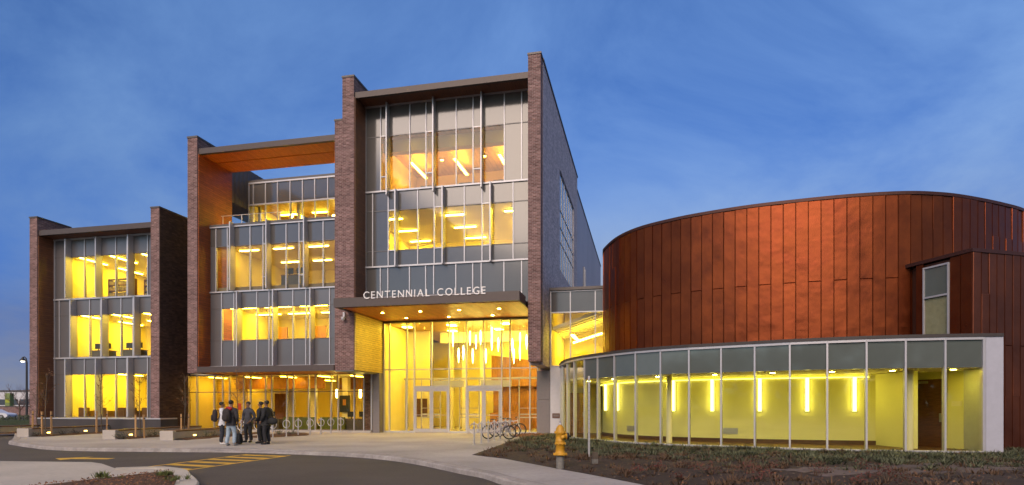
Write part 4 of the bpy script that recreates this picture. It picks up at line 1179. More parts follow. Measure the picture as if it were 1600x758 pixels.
# wall lights in the pavilion: each sits on the hall wall
ORD = ('first', 'second', 'third', 'fourth', 'fifth', 'sixth', 'seventh')
for k, px in enumerate((949.5, 968, 1052.5, 1115.7, 1185.4, 1259.8, 1336.4)):
    tt = (px-800)/950
    best = min([p for p in iw if p.y < 32], key=lambda p: abs(p.x/p.y-tt))
    i = iw.index(best); tg = (iw[(i+1)%len(iw)]-iw[i-1]).normalized(); an = math.atan2(tg.y, tg.x)
    t = thing('wall_light', '%s glowing tube wall light from the left inside the glass pavilion' % ORD[k], 'wall light', (best.x, best.y, 1.33), an, 'tube wall lights in the pavilion')
    MB().box((-0.09,-0.03,0.0),(0.09,0.03,1.34)).build('back_plate', M['alu'], t)
    tb = MB(); tb.tube([(0,-0.11,0.03),(0,-0.11,1.31)], 0.06, 12); tb.build('lamp', M['sconce'], t)
for k, (x, y) in enumerate(((3.6, 28.5), (4.4, 26.3), (5.8, 24.2), (7.6, 22.8), (9.3, 21.7), (11.0, 20.9), (12.7, 20.3), (14.3, 19.7))):
    t = thing('downlight', 'small round lamp in the ceiling of the glass pavilion', 'downlight', (x, y, ZC+0.015), 0, 'ceiling lamps in the pavilion')
    MB().lathe([(0.11,0),(0.11,-0.02),(0.09,-0.022)], 14).build('trim', M['alu'], t)
    MB().lathe([(0.085,-0.01),(0.085,-0.026)], 14).build('lamp', M['down_pav'], t)
for x0, k in ((966, 0), (1118, 1)):
    tt = (x0+20-800)/950
    best = min([p for p in iw if p.y < 32], key=lambda p: abs(p.x/p.y-tt)); i = iw.index(best); tg = (iw[(i+1)%len(iw)]-iw[i-1]).normalized()
    vt = MB()
    vt.box((-0.3,-0.03,0),(0.3,0.0,0.24))
    for q in range(5): vt.box((-0.27,-0.045,0.03+0.042*q),(0.27,-0.031,0.045+0.042*q))
    vt.build('air_grille', M['alu'], pav, Vector((best.x,best.y,0.45))-OP, (0,0,math.atan2(tg.y,tg.x)))
# ------------------------------------------------------------------ planters, saplings, shrubs
def gp(px, py, z=0.0):
    """where the ground lies under a line of sight: used once to read distances off a survey"""
    Y = (1.5-z)*950/(py-637); return Vector(((px-800)/950*Y, Y))
WD = Vector((0.085, 0.996))
WN = Vector((0.996, -0.085))
planters = [
 (Vector((-29.6, 33.2)), 5.5, 'low concrete planter wall cut off by the left edge of the view'),
 (Vector((-24.8, 31.3)), 6.2, 'low concrete planter wall with a timber cap in front of the far left brick pier'),
 (Vector((-18.85, 29.0)), 6.8, 'low concrete planter wall with a timber cap, middle one under the yellow ground-floor windows'),
 (Vector((-15.55, 28.0)), 7.0, 'low concrete planter wall with a timber cap just left of the students'),
]
for c, L, lab in planters:
    an = math.atan2(WD.y, WD.x) - math.pi/2
    t = thing('planter_wall', lab, 'planter wall', (c.x, c.y, 0), an, 'planter walls on the plaza')
    MB().box((-0.62, 0.002, 0), (0.0, L, 0.38)).build('wall', M['concrete'], t)
    MB().box((-0.60, 0.10, 0.382), (0.02, L+0.02, 0.44)).build('timber_cap', M['timber'], t)
    MB().box((-0.63, -0.12, 0), (0.01, 0.10, 0.43)).build('end_block', M['concrete'], t)
    b0 = c + WN*0.42 + WD*(L*0.5-0.1)
    mm = MB(); n_ = 14
    pts = []
    for k in range(n_):
        y = L*k/(n_-1); w = 0.62+0.14*math.sin(k*1.7+c.x)
        pts.append((w, y))
    vs = []
    for w, y in pts: vs += [(0.012, y, 0.05), (w*0.5, y, 0.085+0.02*math.sin(y*3)), (w, y, 0.004)]
    mm.add(vs, [(3*i+k, 3*i+k+1, 3*i+k+4, 3*i+k+3) for i in range(n_-1) for k in range(2)], True)
    q = mm.build('mulch_strip', M['mulch'], None, (c.x, c.y, 0), (0,0,an)); q['kind'] = 'structure'
def wall_light(c, s, k, lab):
    p = c + WD*s
    t = thing('step_light', lab, 'wall light', (p.x, p.y, 0.17), math.atan2(WD.y, WD.x)-math.pi/2, 'step lights in the planter walls')
    MB().box((0.002,-0.14,-0.05),(0.03,0.14,0.05)).build('frame', M['steel'], t)
    MB().box((0.031,-0.11,-0.03),(0.04,0.11,0.03)).build('lamp', M['step'], t)
M['step'] = lamp_mat('step_lamp', (1.0, 0.62, 0.12), 11)
wall_light(planters[0][0], 3.3, 0, 'small glowing step light at the extreme left edge of the view')
wall_light(planters[1][0], 1.1, 0, 'small glowing step light behind the leftmost staked sapling')
wall_light(planters[1][0], 3.6, 1, 'small glowing step light halfway along the far left planter wall')
wall_light(planters[2][0], 0.9, 2, 'small glowing step light beside the sapling under the yellow windows')
wall_light(planters[3][0], 1.5, 3, 'small glowing step light on the planter wall just left of the students')

def sapling(x, y, h, seed, lab, leaves=26):
    rnd = random.Random(seed)
    t = thing('young_tree', lab, 'tree', (x, y, 0), rnd.uniform(0, 6), 'staked saplings on the plaza')
    tr = MB(); pts = []
    for k in range(7):
        f_ = k/6; pts.append((0.05*math.sin(f_*5+seed), 0.05*math.cos(f_*4+seed), f_*h))
    tr.tube(pts, [0.028*(1-0.8*k/6)+0.004 for k in range(7)], 7)
    cr_ = MB(); lf = MB()
    for k in range(15):
        f_ = rnd.uniform(0.42, 0.97); i = min(5, int(f_*6)); a = Vector(pts[i]).lerp(Vector(pts[i+1]), f_*6-i)
        an = rnd.uniform(0, 6.28); L = rnd.uniform(0.35, 0.85)*(1.15-f_*0.6)
        d = Vector((math.cos(an)*0.75, math.sin(an)*0.75, rnd.uniform(0.5, 1.0))).normalized()
        mid = a + d*L*0.5 + Vector((0,0,-0.02)); end = a + d*L + Vector((0,0,0.08))
        cr_.tube([a, mid, end], [0.010, 0.007, 0.003], 5, False)
        for q in range(3):
            s0 = a.lerp(end, rnd.uniform(0.3, 0.95)); d2 = (d + Vector((rnd.uniform(-1,1), rnd.uniform(-1,1), rnd.uniform(-0.1,0.8)))).normalized()
            e2 = s0 + d2*rnd.uniform(0.12, 0.32)
            cr_.tube([s0, e2], [0.005, 0.002], 4, False)
            for w in range(rnd.randint(0, 2)):
                p = s0.lerp(e2, rnd.uniform(0.4, 1)); u_ = Vector((rnd.uniform(-1,1), rnd.uniform(-1,1), rnd.uniform(-1,0.2))).normalized(); v_ = u_.orthogonal().normalized()
                lf.add([p, p+u_*0.045+v_*0.022, p+u_*0.09, p+u_*0.045-v_*0.022], [(0,1,2,3)])
    tr.build('trunk', M['bark'], t); c_ = cr_.build('crown', M['bark'], t)
    if lf.f: lf.build('leaf_cluster', M['leaf_dry'], c_)
    return t
def stake(x, y, lab, h=1.25):
    s = thing('tree_stake', lab, 'stake', (x, y, 0), random.uniform(0, 3), 'timber stakes beside the saplings')
    MB().box((-0.035,-0.035,0),(0.035,0.035,h), Matrix.Rotation(R(random.uniform(-2,2)), 4, 'Y')).build('post', M['stake'], s)
    MB().box((-0.04,-0.04,h*0.82),(0.04,0.04,h*0.86)).build('tie', M['black'], s)
def atpx(px, Xg):  # on a strip whose X is about Xg
    t = (px-800)/950; return Xg, Xg/t
SAP = [(57.8, -29.0, 2.9, 'bare sapling behind the leftmost timber stake'), (72.2, -24.35, 3.3, 'bare sapling between two timber stakes beside the far left pier'),
       (158, -24.0, 3.4, 'bare sapling in front of the middle ground-floor window bay of the far left wing'), (218.7, -18.3, 3.0, 'bare sapling beside a step light under the last yellow ground-floor window'),
       (288, -18.1, 3.2, 'bare sapling in front of the dark brick side wall'), (371, -14.9, 3.4, 'bare sapling rising behind the students')]
for i, (px, X, h, lab) in enumerate(SAP):
    x, y = atpx(px, X); sapling(x, y, h, i+3, lab)
for px, X, lab in ((51.0,-29.0,'timber stake left of the leftmost sapling'),(66.0,-24.45,'thick timber stake left of the second sapling'),(80.5,-24.3,'timber stake right of the second sapling'),
                   (150.8,-24.0,'timber stake left of the sapling at the middle window bay'),(166.6,-23.9,'timber stake right of the sapling at the middle window bay'),
                   (211.8,-18.35,'timber stake left of the sapling under the last yellow window'),(225.6,-18.2,'leaning timber stake right of the sapling under the last yellow window'),
                   (283.2,-18.15,'timber stake left of the sapling by the dark brick side wall'),(294.2,-18.0,'timber stake right of the sapling by the dark brick side wall')):
    x, y = atpx(px, X); stake(x, y, lab, 1.15 if X > -20 else 1.3)
def shrub(x, y, r, seed, lab, mats=('leaf','bark'), n=60, up=0.9, grp='small twiggy shrubs in the planters', cat='shrub', leaf=0.05):
    rnd = random.Random(seed)
    t = thing('shrub', lab, cat, (x, y, 0.03), rnd.uniform(0, 6), grp)
    tw = MB(); lf = MB()
    for k in range(n//3):
        an = rnd.uniform(0, 6.28); el = rnd.uniform(0.3, 1.4)
        d = Vector((math.cos(an)*math.cos(el), math.sin(an)*math.cos(el), math.sin(el)*up)); L = r*rnd.uniform(0.6, 1.2)
        e = d*L; m_ = e*0.5+Vector((rnd.uniform(-.03,.03), rnd.uniform(-.03,.03), 0.02))
        tw.tube([(0,0,0), m_, e], [0.007, 0.005, 0.002], 4, False)
        for q in range(3):
            p = m_.lerp(e, rnd.random()) + Vector((rnd.uniform(-1,1), rnd.uniform(-1,1), rnd.uniform(-1,1)))*r*0.12
            u_ = Vector((rnd.uniform(-1,1), rnd.uniform(-1,1), rnd.uniform(-.6,1))).normalized(); v_ = u_.orthogonal().normalized()
            lf.add([p, p+u_*leaf*.5+v_*leaf*.3, p+u_*leaf, p+u_*leaf*.5-v_*leaf*.3], [(0,1,2,3)])
    tw.build('twigs', M[mats[1]], t); lf.build('foliage', M[mats[0]], t)
for i, (px, X) in enumerate(((58,-24.5),(98,-24.3),(118,-24.2),(186,-18.5),(193,-18.45),(233,-18.3),(241,-18.25),(322,-15.1),(334,-15.0))):
    x, y = atpx(px, X); shrub(x, y, 0.34, 40+i, 'small dark twiggy shrub in a mulch strip along a planter wall')
# mulch patch with shrubs behind the ring stands
mb, i_, d_ = fill([(-13.6,30.4),(-12.3,30.0),(-11.0,32.6),(-11.4,34.6),(-13.2,35.2)], 0.3, lambda x, y, d: 0.006+min(1, d/.3)*0.07, 'planting_patch', None)
structure('planting_patch', mb, M['mulch'])
for i, (x, y) in enumerate(((-12.9,31.2),(-12.3,32.2),(-12.0,33.4),(-11.7,32.0),(-12.9,33.6))):
    shrub(x, y, 0.36, 60+i, 'small dark twiggy shrub in the mulch patch behind the ring stands', grp='small twiggy shrubs behind the ring stands')

# ------------------------------------------------------------------ bicycle stands and bicycles
RING = None
def ring_stand(x, y, lab, grp):
    global RING
    if RING is None:
        t = thing('bike_rack', lab, 'bike rack', (x, y, 0), -TH, grp)
        MB().lathe([(0.09,0.0),(0.09,0.012),(0.04,0.014)], 12).build('base_plate', M['steel'], t)
        MB().tube([(0,0,0.01),(0,0,0.90)], 0.034, 10).build('post', M['steel'], t)
        MB().lathe([(0.032,0.9),(0.032,0.93),(0.01,0.95)], 10).build('cap', M['steel'], t)
        MB().ring((0,0,0.66), 0.20, 0.020, (0,1,0), 24, 6).build('ring', M['steel'], t)
        RING = t
    else:
        t = copy_thing(RING, (x, y, 0), -TH, lab); t['group'] = grp
    return t
mid = ((377,688.5,'ring bike stand just left of the blurred student, nearest of its row'),(403,686.5,'ring bike stand close behind the student in dark clothes'),(426.5,684.2,'ring bike stand just right of the student with the shoulder bag'),
       (447.5,682.5,'fourth ring bike stand from the left in the row before the lobby'),(466,681,'fifth ring bike stand from the left in the row before the lobby'),(484.7,679.6,'sixth ring bike stand from the left in the row before the lobby'),
       (501.5,678.4,'seventh ring bike stand from the left in the row before the lobby'),(517,677.4,'last but one ring bike stand in the row before the lobby'),(532.5,676.6,'farthest ring bike stand in the row before the lobby'))
for px, py, lab in mid:
    p = gp(px, py); ring_stand(p.x, p.y, lab, 'ring bike stands in front of the lobby')
ords = ('nearest', 'second nearest', 'third nearest', 'fourth nearest', 'third farthest', 'second farthest', 'farthest')
p0 = gp(740.9, 695.5)
for k in range(7):
    p = p0 + Vector((ST, CT))*1.12*k
    ring_stand(p.x, p.y, '%s ring bike stand in the row with bicycles by the doors' % ords[k], 'ring bike stands with bicycles')

def bicycle(x, y, rz, lab, frame_mat, steer=0.0, extra=False, lean=0.0):
    t = thing('bicycle', lab, 'bicycle', (x, y, 0), rz, 'bicycles locked by the doors')
    t.rotation_euler = (R(lean), 0, rz)
    Rw = 0.335
    def wheel(cx):
        w = MB(); w.ring((0,0,0), Rw-0.030, 0.030, (0,1,0), 32, 6)
        o = w.build('wheel', M['rubber'], t, (cx, 0, Rw))
        r_ = MB(); r_.ring((0,0,0), Rw-0.048, 0.010, (0,1,0), 28, 5); r_.build('rim', M['steel'], o)
        s_ = MB(); s_.tube([(0,-0.04,0),(0,0.04,0)], 0.022, 8)
        for k in range(16):
            a = 2*math.pi*k/16; s_.tube([(0.015*math.cos(a), 0.025*(-1)**k, 0.015*math.sin(a)), ((Rw-0.05)*math.cos(a), 0, (Rw-0.05)*math.sin(a))], 0.0028, 4, False)
        s_.build('spokes', M['steel'], o)
        return o
    wheel(-0.52); wf = wheel(0.53); wf.rotation_euler = (0,0,steer)
    f = MB()
    bb = Vector((-0.09,0,0.29)); st = Vector((-0.23,0,0.80)); hd = Vector((0.37,0,0.86)); hl = Vector((0.40,0,0.70))
    f.tube([bb, st], 0.018, 8); f.tube([Vector((-0.215,0,0.74)), hd-Vector((0,0,0.05))], 0.017, 8); f.tube([bb, hl], 0.021, 8); f.tube([hd, hl], 0.022, 8)
    for sgn in (-1, 1):
        f.tube([(-0.52, 0.055*sgn, Rw), (-0.09, 0.03*sgn, 0.29)], 0.010, 6); f.tube([(-0.52, 0.055*sgn, Rw), (-0.215, 0.02*sgn, 0.74)], 0.009, 6)
    f.build('frame', frame_mat, t)
    k_ = MB(); k_.tube([hl, (0.42,0,0.62)], 0.018, 8)
    for sgn in (-1, 1): k_.tube([(0.42,0,0.63),(0.43,0.05*sgn,0.60),(0.53,0.055*sgn,Rw)], 0.014, 6)
    k_.build('fork', frame_mat, t)
    h = MB(); h.tube([hd, (0.35,0,0.96)], 0.014, 8); h.tube([(0.30,-0.30,1.0),(0.37,-0.18,0.99),(0.37,0.18,0.99),(0.30,0.30,1.0)], 0.013, 8)
    hb = h.build('handlebar', M['steel'], t)
    gpz = MB()
    for sgn in (-1, 1): gpz.tube([(0.29,0.31*sgn,1.0),(0.345,0.22*sgn,0.995)], 0.018, 8)
    gpz.build('grip', M['black'], hb)
    s = MB(); s.blob((-0.30,0,0.94), (0.11,0.075,0.025), 10, 6); s.blob((-0.17,0,0.945), (0.09,0.028,0.018), 8, 6)
    sd = s.build('saddle', M['black'], t)
    MB().tube([st, (-0.255,0,0.93)], 0.013, 8).build('seat_post', M['steel'], sd)
    c = MB(); c.ring(bb, 0.085, 0.008, (0,1,0), 20, 4); c.tube([bb+Vector((0,-0.06,0)), bb+Vector((0.1,-0.07,-0.13))], 0.010, 6); c.tube([bb+Vector((0,0.06,0)), bb+Vector((-0.1,0.07,0.13))], 0.010, 6)
    c.tube([bb+Vector((0,0.02,0.085)), (-0.52,0.02,Rw+0.03)], 0.005, 4); c.tube([bb+Vector((0,0.02,-0.085)), (-0.52,0.02,Rw-0.03)], 0.005, 4)
    ck = c.build('crankset', M['steel'], t)
    pd = MB(); pd.box((0.06,-0.15,0.13),(0.16,-0.07,0.155)); pd.box((-0.24,0.07,0.40),(-0.14,0.15,0.425)); pd.build('pedal', M['black'], ck)
    if extra:
        r_ = MB(); r_.box((-0.78,-0.07,0.70),(-0.40,0.07,0.715)); r_.tube([(-0.52,0.06,Rw),(-0.60,0.06,0.70)], 0.006, 5); r_.tube([(-0.52,-0.06,Rw),(-0.60,-0.06,0.70)], 0.006, 5)
        r_.build('luggage_rack', M['black'], t)
    return t
M['bike_grey'] = plain('bike_grey_paint', (0.20, 0.19, 0.24), 0.3, 0.4)
M['bike_blue'] = plain('bike_dark_paint', (0.06, 0.065, 0.09), 0.3, 0.3)
M['bike_white'] = plain('bike_white_paint', (0.55, 0.55, 0.56), 0.3, 0.1)
pa = gp(779, 686.5); bicycle(pa.x, pa.y, R(-14), 'grey bicycle leaning in the ring stands, nearest of the parked bicycles', M['bike_grey'], 0.15, False, 4)
pa = gp(789, 683.0); bicycle(pa.x, pa.y, R(160), 'dark bicycle with a luggage rack between the other two bicycles', M['bike_blue'], 0.3, True, -4)
pa = gp(798, 681.0); bicycle(pa.x, pa.y, R(-8), 'pale bicycle with a front wheel sticking out to the right of the stands', M['bike_white'], -0.2, False, 3)
# ------------------------------------------------------------------ hydrant, posts
M['riser'] = plain('grey_riser', (0.17, 0.16, 0.14), 0.7, 0.1, 0.2, 14)
hy = thing('fire_hydrant', 'yellow fire hydrant on a grey riser at the pavement edge', 'fire hydrant', (1.18, 14.9, 0), R(0))
MB().lathe([(0.10,-0.02),(0.10,0.30),(0.095,0.34)], 18).build('riser', M['riser'], hy)

MB().lathe([(0.09,0.33),(0.165,0.335),(0.17,0.35),(0.165,0.385),(0.115,0.40),(0.112,0.44),(0.112,0.60),(0.125,0.605),(0.125,0.635),(0.115,0.64),(0.115,0.66),(0.118,0.665),(0.118,0.69),(0.110,0.70),(0.112,0.86),(0.135,0.88),(0.135,0.905),(0.115,0.93),(0.10,0.99),(0.075,1.04),(0.045,1.065),(0.04,1.08)], 20).build('barrel', M['hydrant'], hy)
bl = MB()
for z, r_ in ((0.62, 0.128), (0.893, 0.137), (0.36, 0.168)):
    for k in range(8):
        a = 2*math.pi*(k+.5)/8; bl.box((r_*math.cos(a)-.012, r_*math.sin(a)-.012, z-.022), (r_*math.cos(a)+.012, r_*math.sin(a)+.012, z+.028))
bl.build('bolts', M['hydrant'], hy)
MB().lathe([(0.03,1.078),(0.035,1.12),(0.025,1.125),(0.022,1.17),(0.004,1.172)], 6).build('top_nut', M['steel'], hy)
RX = Matrix.Rotation(R(90), 4, 'Y')
noz = MB(); noz.lathe([(0.075,0.0),(0.075,0.15),(0.082,0.151),(0.082,0.165)], 14, (0,0,0.80), True, RX); noz.build('nozzle', M['hydrant'], hy)
cap = MB(); cap.lathe([(0.09,0.166),(0.09,0.20),(0.06,0.225),(0.022,0.227),(0.022,0.27),(0.004,0.272)], 12, (0,0,0.80), True, RX); cp = cap.build('nozzle_cap', M['black'], hy)
RXm = Matrix.Rotation(R(-90), 4, 'Y')
MB().lathe([(0.05,0.0),(0.05,0.13),(0.06,0.131),(0.058,0.165),(0.02,0.168),(0.02,0.19),(0.004,0.192)], 12, (0,0,0.78), True, Matrix.Rotation(R(25),4,'Z') @ Matrix.Rotation(R(90), 4, 'X')).build('side_outlet', M['hydrant'], hy)
sp = thing('sign_post', 'thin bare galvanised post standing in the planting bed right of the hydrant', 'post', (2.24, 17.7, 0), 0)
MB().box((-0.028,-0.02,-0.05),(0.028,0.02,2.42)).build('post', M['steel'], sp)
hl_ = MB()
for k in range(14): hl_.box((-0.006,-0.0215,0.5+0.13*k),(0.006,-0.0195,0.52+0.13*k))
hl_.build('holes', M['black'], sp)
st_ = thing('marker_post', 'short dark post with a grey foot in the planting bed', 'post', (2.13, 15.6, 0), R(20))
MB().box((-0.06,-0.06,0),(0.06,0.06,0.18)).build('foot', M['riser'], st_)
MB().box((-0.055,-0.055,0.18),(0.055,0.055,0.36)).build('post', M['bark'], st_)

# ------------------------------------------------------------------ people
def skin_mesh(name, verts, edges, radii, mat, root=0, sub=2):
    me = bpy.data.meshes.new(name); me.from_pydata([tuple(v) for v in verts], edges, [])
    o = bpy.data.objects.new('tmp', me); COL.objects.link(o)
    o.modifiers.new('skin', 'SKIN')
    sl = me.skin_vertices[0].data if me.skin_vertices else me.attributes
    for i, r_ in enumerate(radii):
        sl[i].radius = (r_, r_) if not isinstance(r_, tuple) else r_
        sl[i].use_root = (i == root)
    m = o.modifiers.new('sub', 'SUBSURF'); m.levels = sub; m.render_levels = sub
    bpy.context.view_layer.update()
    dg = bpy.context.evaluated_depsgraph_get()
    out = bpy.data.meshes.new_from_object(o.evaluated_get(dg)); out.name = name
    bpy.data.objects.remove(o); bpy.data.meshes.remove(me)
    out.materials.clear(); out.materials.append(mat)
    out.polygons.foreach_set('use_smooth', [True]*len(out.polygons))
    return out
M['skin'] = plain('skin', (0.22, 0.115, 0.07), 0.55, 0, 0.06)
M['hair'] = plain('hair', (0.012, 0.010, 0.009), 0.6, 0, 0.2, 40)
def cloth(name, c, rough=0.85): 
    if name not in M: M[name] = plain(name, c, rough, 0, 0.22, 14, 0.35)
    return M[name]
def person(x, y, face, lab, jacket, trousers, shoe, hs=1.0, hood=None, arms='down', bulk=1.0, legs=0.0):
    """face: heading in degrees, 0 looks along +Y (away from the camera), 90 along -X"""
    t = thing('person', lab, 'person', (x, y, 0), R(face)); t.scale = (hs, hs, hs)
    V = Vector
    hipz, kz, az = 0.93, 0.50, 0.09
    wl = 0.105
    sh = 0.195
    if arms == 'front': el = lambda s: V((0.255*s, 0.03, 1.14)); wr = lambda s: V((0.15*s, 0.24, 1.06))
    elif arms == 'pocket': el = lambda s: V((0.285*s, -0.05, 1.13)); wr = lambda s: V((0.20*s, 0.12, 0.95))
    else: el = lambda s: V((0.25*s, -0.02, 1.14)); wr = lambda s: V((0.245*s, 0.08, 0.90))
    kn = lambda s: V((0.115*s, 0.03+legs*s, kz)); an = lambda s: V((0.125*s, -0.03+legs*1.8*s, az))
    # body: one continuous surface with head, neck, arms with fingers and legs
    vs = [V((0,0,hipz)), V((0,0.01,1.10)), V((0,0.0,1.30)), V((0,-0.01,1.46)), V((0,0.0,1.53)), V((0,0.02,1.585)), V((0,0.025,1.66)), V((0,0.015,1.735))]
    rs = [0.11, 0.09, 0.095, 0.07, 0.052, 0.062, 0.082, 0.062]
    es = [(0,1),(1,2),(2,3),(3,4),(4,5),(5,6),(6,7)]
    for s in (-1, 1):
        b_ = len(vs)
        vs += [V((sh*s*0.9, -0.01, 1.42)), el(s), wr(s)]; rs += [0.058, 0.042, 0.030]; es += [(3,b_),(b_,b_+1),(b_+1,b_+2)]
        d = (wr(s)-el(s)).normalized(); side = V((0,1,0)) if abs(d.y) < 0.8 else V((0,0,1)); side = (side - d*side.dot(d)).normalized()
        palm = wr(s)+d*0.07; b2 = len(vs); vs.append(palm); rs.append(0.032); es.append((b_+2, b2))
        for k, off in enumerate((-0.030, -0.010, 0.010, 0.028)):
            L = (0.075, 0.088, 0.082, 0.062)[k]; c0 = len(vs)
            vs += [palm+d*0.03+side*off, palm+d*(0.03+L*0.6)+side*off*1.1+V((-0.012*s,0,0)), palm+d*(0.03+L)+side*off*1.1+V((-0.035*s,0,0))]
            rs += [0.011, 0.0095, 0.008]; es += [(b2,c0),(c0,c0+1),(c0+1,c0+2)]
        c0 = len(vs); vs += [wr(s)+d*0.035+side*0.035, wr(s)+d*0.085+side*0.055]; rs += [0.012, 0.009]; es += [(b2,c0),(c0,c0+1)]
        l0 = len(vs); vs += [V((wl*s*0.95,0,hipz-0.06)), kn(s), an(s), an(s)+V((0.015*s,0.13,-0.045))]; rs += [0.095, 0.062, 0.042, 0.034]; es += [(0,l0),(l0,l0+1),(l0+1,l0+2),(l0+2,l0+3)]
    body = link('body', skin_mesh('body', vs, es, rs, M['skin'], 0, 2), t)
    # face: nose, ears, eyes and mouth sit on the head
    fc = MB(); fc.blob((0,0.115,1.655), (0.014,0.022,0.022), 8, 6)
    for s in (-1, 1): fc.blob((0.083*s,0.015,1.655), (0.012,0.022,0.03), 8, 6)
    fc.build('face', M['skin'], body)
    ey = MB()
    for s in (-1, 1): ey.blob((0.031*s,0.098,1.68), (0.011,0.008,0.006), 8, 5)
    ey.blob((0,0.100,1.617), (0.024,0.006,0.005), 8, 5)
    ey.build('eyes', M['hair'], body)
    hr = MB(); vsn = len(hr.v)
    hr.blob((0,-0.003,1.715), (0.096,0.108,0.085), 14, 9, 0.02)
    hr.v = [v if not (v[1] > 0.055 and v[2] < 1.72) else (v[0]*0.85, 0.05, v[2]) for v in hr.v]
    hr.build('hair', M['hair'], t)
    # jacket
    jr = 1.0*bulk
    vj = [V((0,0,0.86)), V((0,0.0,0.96)), V((0,0.01,1.12)), V((0,0.0,1.30)), V((0,-0.01,1.42)), V((0,-0.005,1.52))]
    rj = [(0.17*jr,0.135*jr), (0.178*jr,0.14*jr), (0.175*jr,0.138*jr), (0.19*jr,0.145*jr), (0.15*jr,0.11*jr), (0.078,0.075)]
    ej = [(0,1),(1,2),(2,3),(3,4),(4,5)]
    for s in (-1, 1):
        b_ = len(vj); vj += [V((sh*s, -0.01, 1.405)), el(s)+V((0.012*s,0,0)), wr(s)]; rj += [0.084*jr, 0.068*jr, 0.052*jr]; ej += [(4,b_),(b_,b_+1),(b_+1,b_+2)]
    jk = link('jacket', skin_mesh('jacket', vj, ej, rj, jacket, 1, 2), t)
    cl_ = MB(); cl_.ring((0,-0.003,1.50), 0.075, 0.028, (0,-0.15,1), 18, 6); cl_.build('collar', hood or jacket, jk)
    if hood:
        hd_ = MB(); hd_.blob((0,-0.13,1.46), (0.15,0.075,0.085), 12, 8); hd_.build('hood', hood, jk)
    vt = [V((0,0,0.95)), V((0,0,0.88))]; rt = [(0.15,0.125), (0.155,0.13)]; et = [(0,1)]
    for s in (-1, 1):
        b_ = len(vt); vt += [V((wl*s, 0.0, 0.76)), kn(s), an(s)+V((0,0,0.10)), an(s)+V((0,0.01,0.0))]; rt += [0.108, 0.082, 0.072, 0.078]; et += [(1,b_),(b_,b_+1),(b_+1,b_+2),(b_+2,b_+3)]
    link('trousers', skin_mesh('trousers', vt, et, rt, trousers, 0, 2), t)
    for s in (-1, 1):
        a_ = an(s); sv = [V((a_.x, a_.y-0.05, 0.055)), V((a_.x, a_.y+0.04, 0.06)), V((a_.x+0.015*s, a_.y+0.14, 0.042)), V((a_.x+0.02*s, a_.y+0.20, 0.034))]
        link('shoe', skin_mesh('shoe', sv, [(0,1),(1,2),(2,3)], [(0.048,0.052),(0.05,0.056),(0.048,0.040),(0.036,0.030)], shoe, 0, 2), t)
    return t
def backpack(x, y, z, face, lab, mat, sc_=1.0, tilt=0.0):
    t = thing('backpack', lab, 'backpack', (x, y, z), R(face)); t.scale = (sc_, sc_, sc_); t.rotation_euler = (R(tilt), 0, R(face))
    def pill(c, r_): 
        m = MB(); m.blob(c, r_, 16, 12)
        # superellipsoid: square the blob off
        out = []
        for v in m.v:
            d = [(v[i]-c[i])/r_[i] for i in range(3)]
            q = [math.copysign(abs(e)**0.62, e) for e in d]
            out.append(tuple(c[i]+q[i]*r_[i] for i in range(3)))
        m.v = out; return m
    pill((0,0,0.25), (0.16,0.095,0.25)).build('bag', mat, t)
    pill((0,-0.10,0.17), (0.12,0.045,0.12)).build('front_pocket', mat, t)
    h = MB(); h.tube([(-0.04,0.03,0.48),(-0.03,0.03,0.535),(0.03,0.03,0.535),(0.04,0.03,0.48)], 0.010, 6); h.build('handle', M['black'], t)
    for s in (-1, 1):
        q = MB(); q.tube([(0.09*s,0.07,0.47),(0.10*s,0.15,0.45),(0.11*s,0.17,0.30),(0.11*s,0.13,0.14),(0.12*s,0.06,0.06)], 0.016, 6); q.build('strap', M['black'], t)
    return t
jw = cloth('white_jacket', (0.62, 0.63, 0.68)); jd = cloth('dark_jacket', (0.035, 0.03, 0.034)); jb = cloth('black_jacket', (0.016, 0.016, 0.018)); rd = cloth('red_hood', (0.34, 0.018, 0.018))
gr = cloth('grey_coat', (0.045, 0.045, 0.055)); dj = cloth('dark_jeans', (0.022, 0.024, 0.035)); lj = cloth('light_jeans', (0.30, 0.38, 0.46)); bt = cloth('black_trousers', (0.016, 0.016, 0.02))
sw_ = cloth('white_shoe', (0.6, 0.6, 0.6)); sg_ = cloth('grey_shoe', (0.2, 0.21, 0.22)); sb = cloth('black_shoe', (0.015, 0.015, 0.015))
pk = cloth('backpack_cloth', (0.03, 0.022, 0.024)); pkb = cloth('black_pack', (0.014, 0.014, 0.015))
q = gp(346.5, 694.8); person(q.x, q.y, -62, 'student in a white jacket and dark jeans facing right, at the left of the group', jw, dj, sw_, 0.97, arms='front')
backpack(q.x-0.21, q.y-0.14, 0.92, -62, 'dark backpack worn by the student in the white jacket', pk)
q = gp(361, 696.6); person(q.x, q.y, -12, 'student seen from behind in pale jeans and a dark jacket with a red hood', jd, lj, sg_, 1.0, hood=rd, arms='pocket', bulk=1.06, legs=0.03)
backpack(q.x-0.07, q.y-0.235, 0.95, -12, 'dark backpack worn by the student with the red hood', pk, 1.0)
q = gp(388, 691.5); person(q.x, q.y, 165, 'student in a dark grey coat standing at the back of the group', gr, bt, sb, 0.98, arms='pocket')
q = gp(407.5, 692.8); person(q.x, q.y, 84, 'student in a black jacket with a pale badge facing left, half hidden by a companion', jb, bt, sb, 0.98, arms='pocket')
q = gp(416.5, 694.6); pt = person(q.x, q.y, 78, 'student in a bulky black jacket facing left with a bag at the hip', jb, bt, sb, 1.0, arms='pocket', bulk=1.15)
bgx = thing('shoulder_bag', 'black shoulder bag hanging at the hip of the student on the right', 'bag', (q.x+0.30, q.y-0.14, 0.80), R(-15))
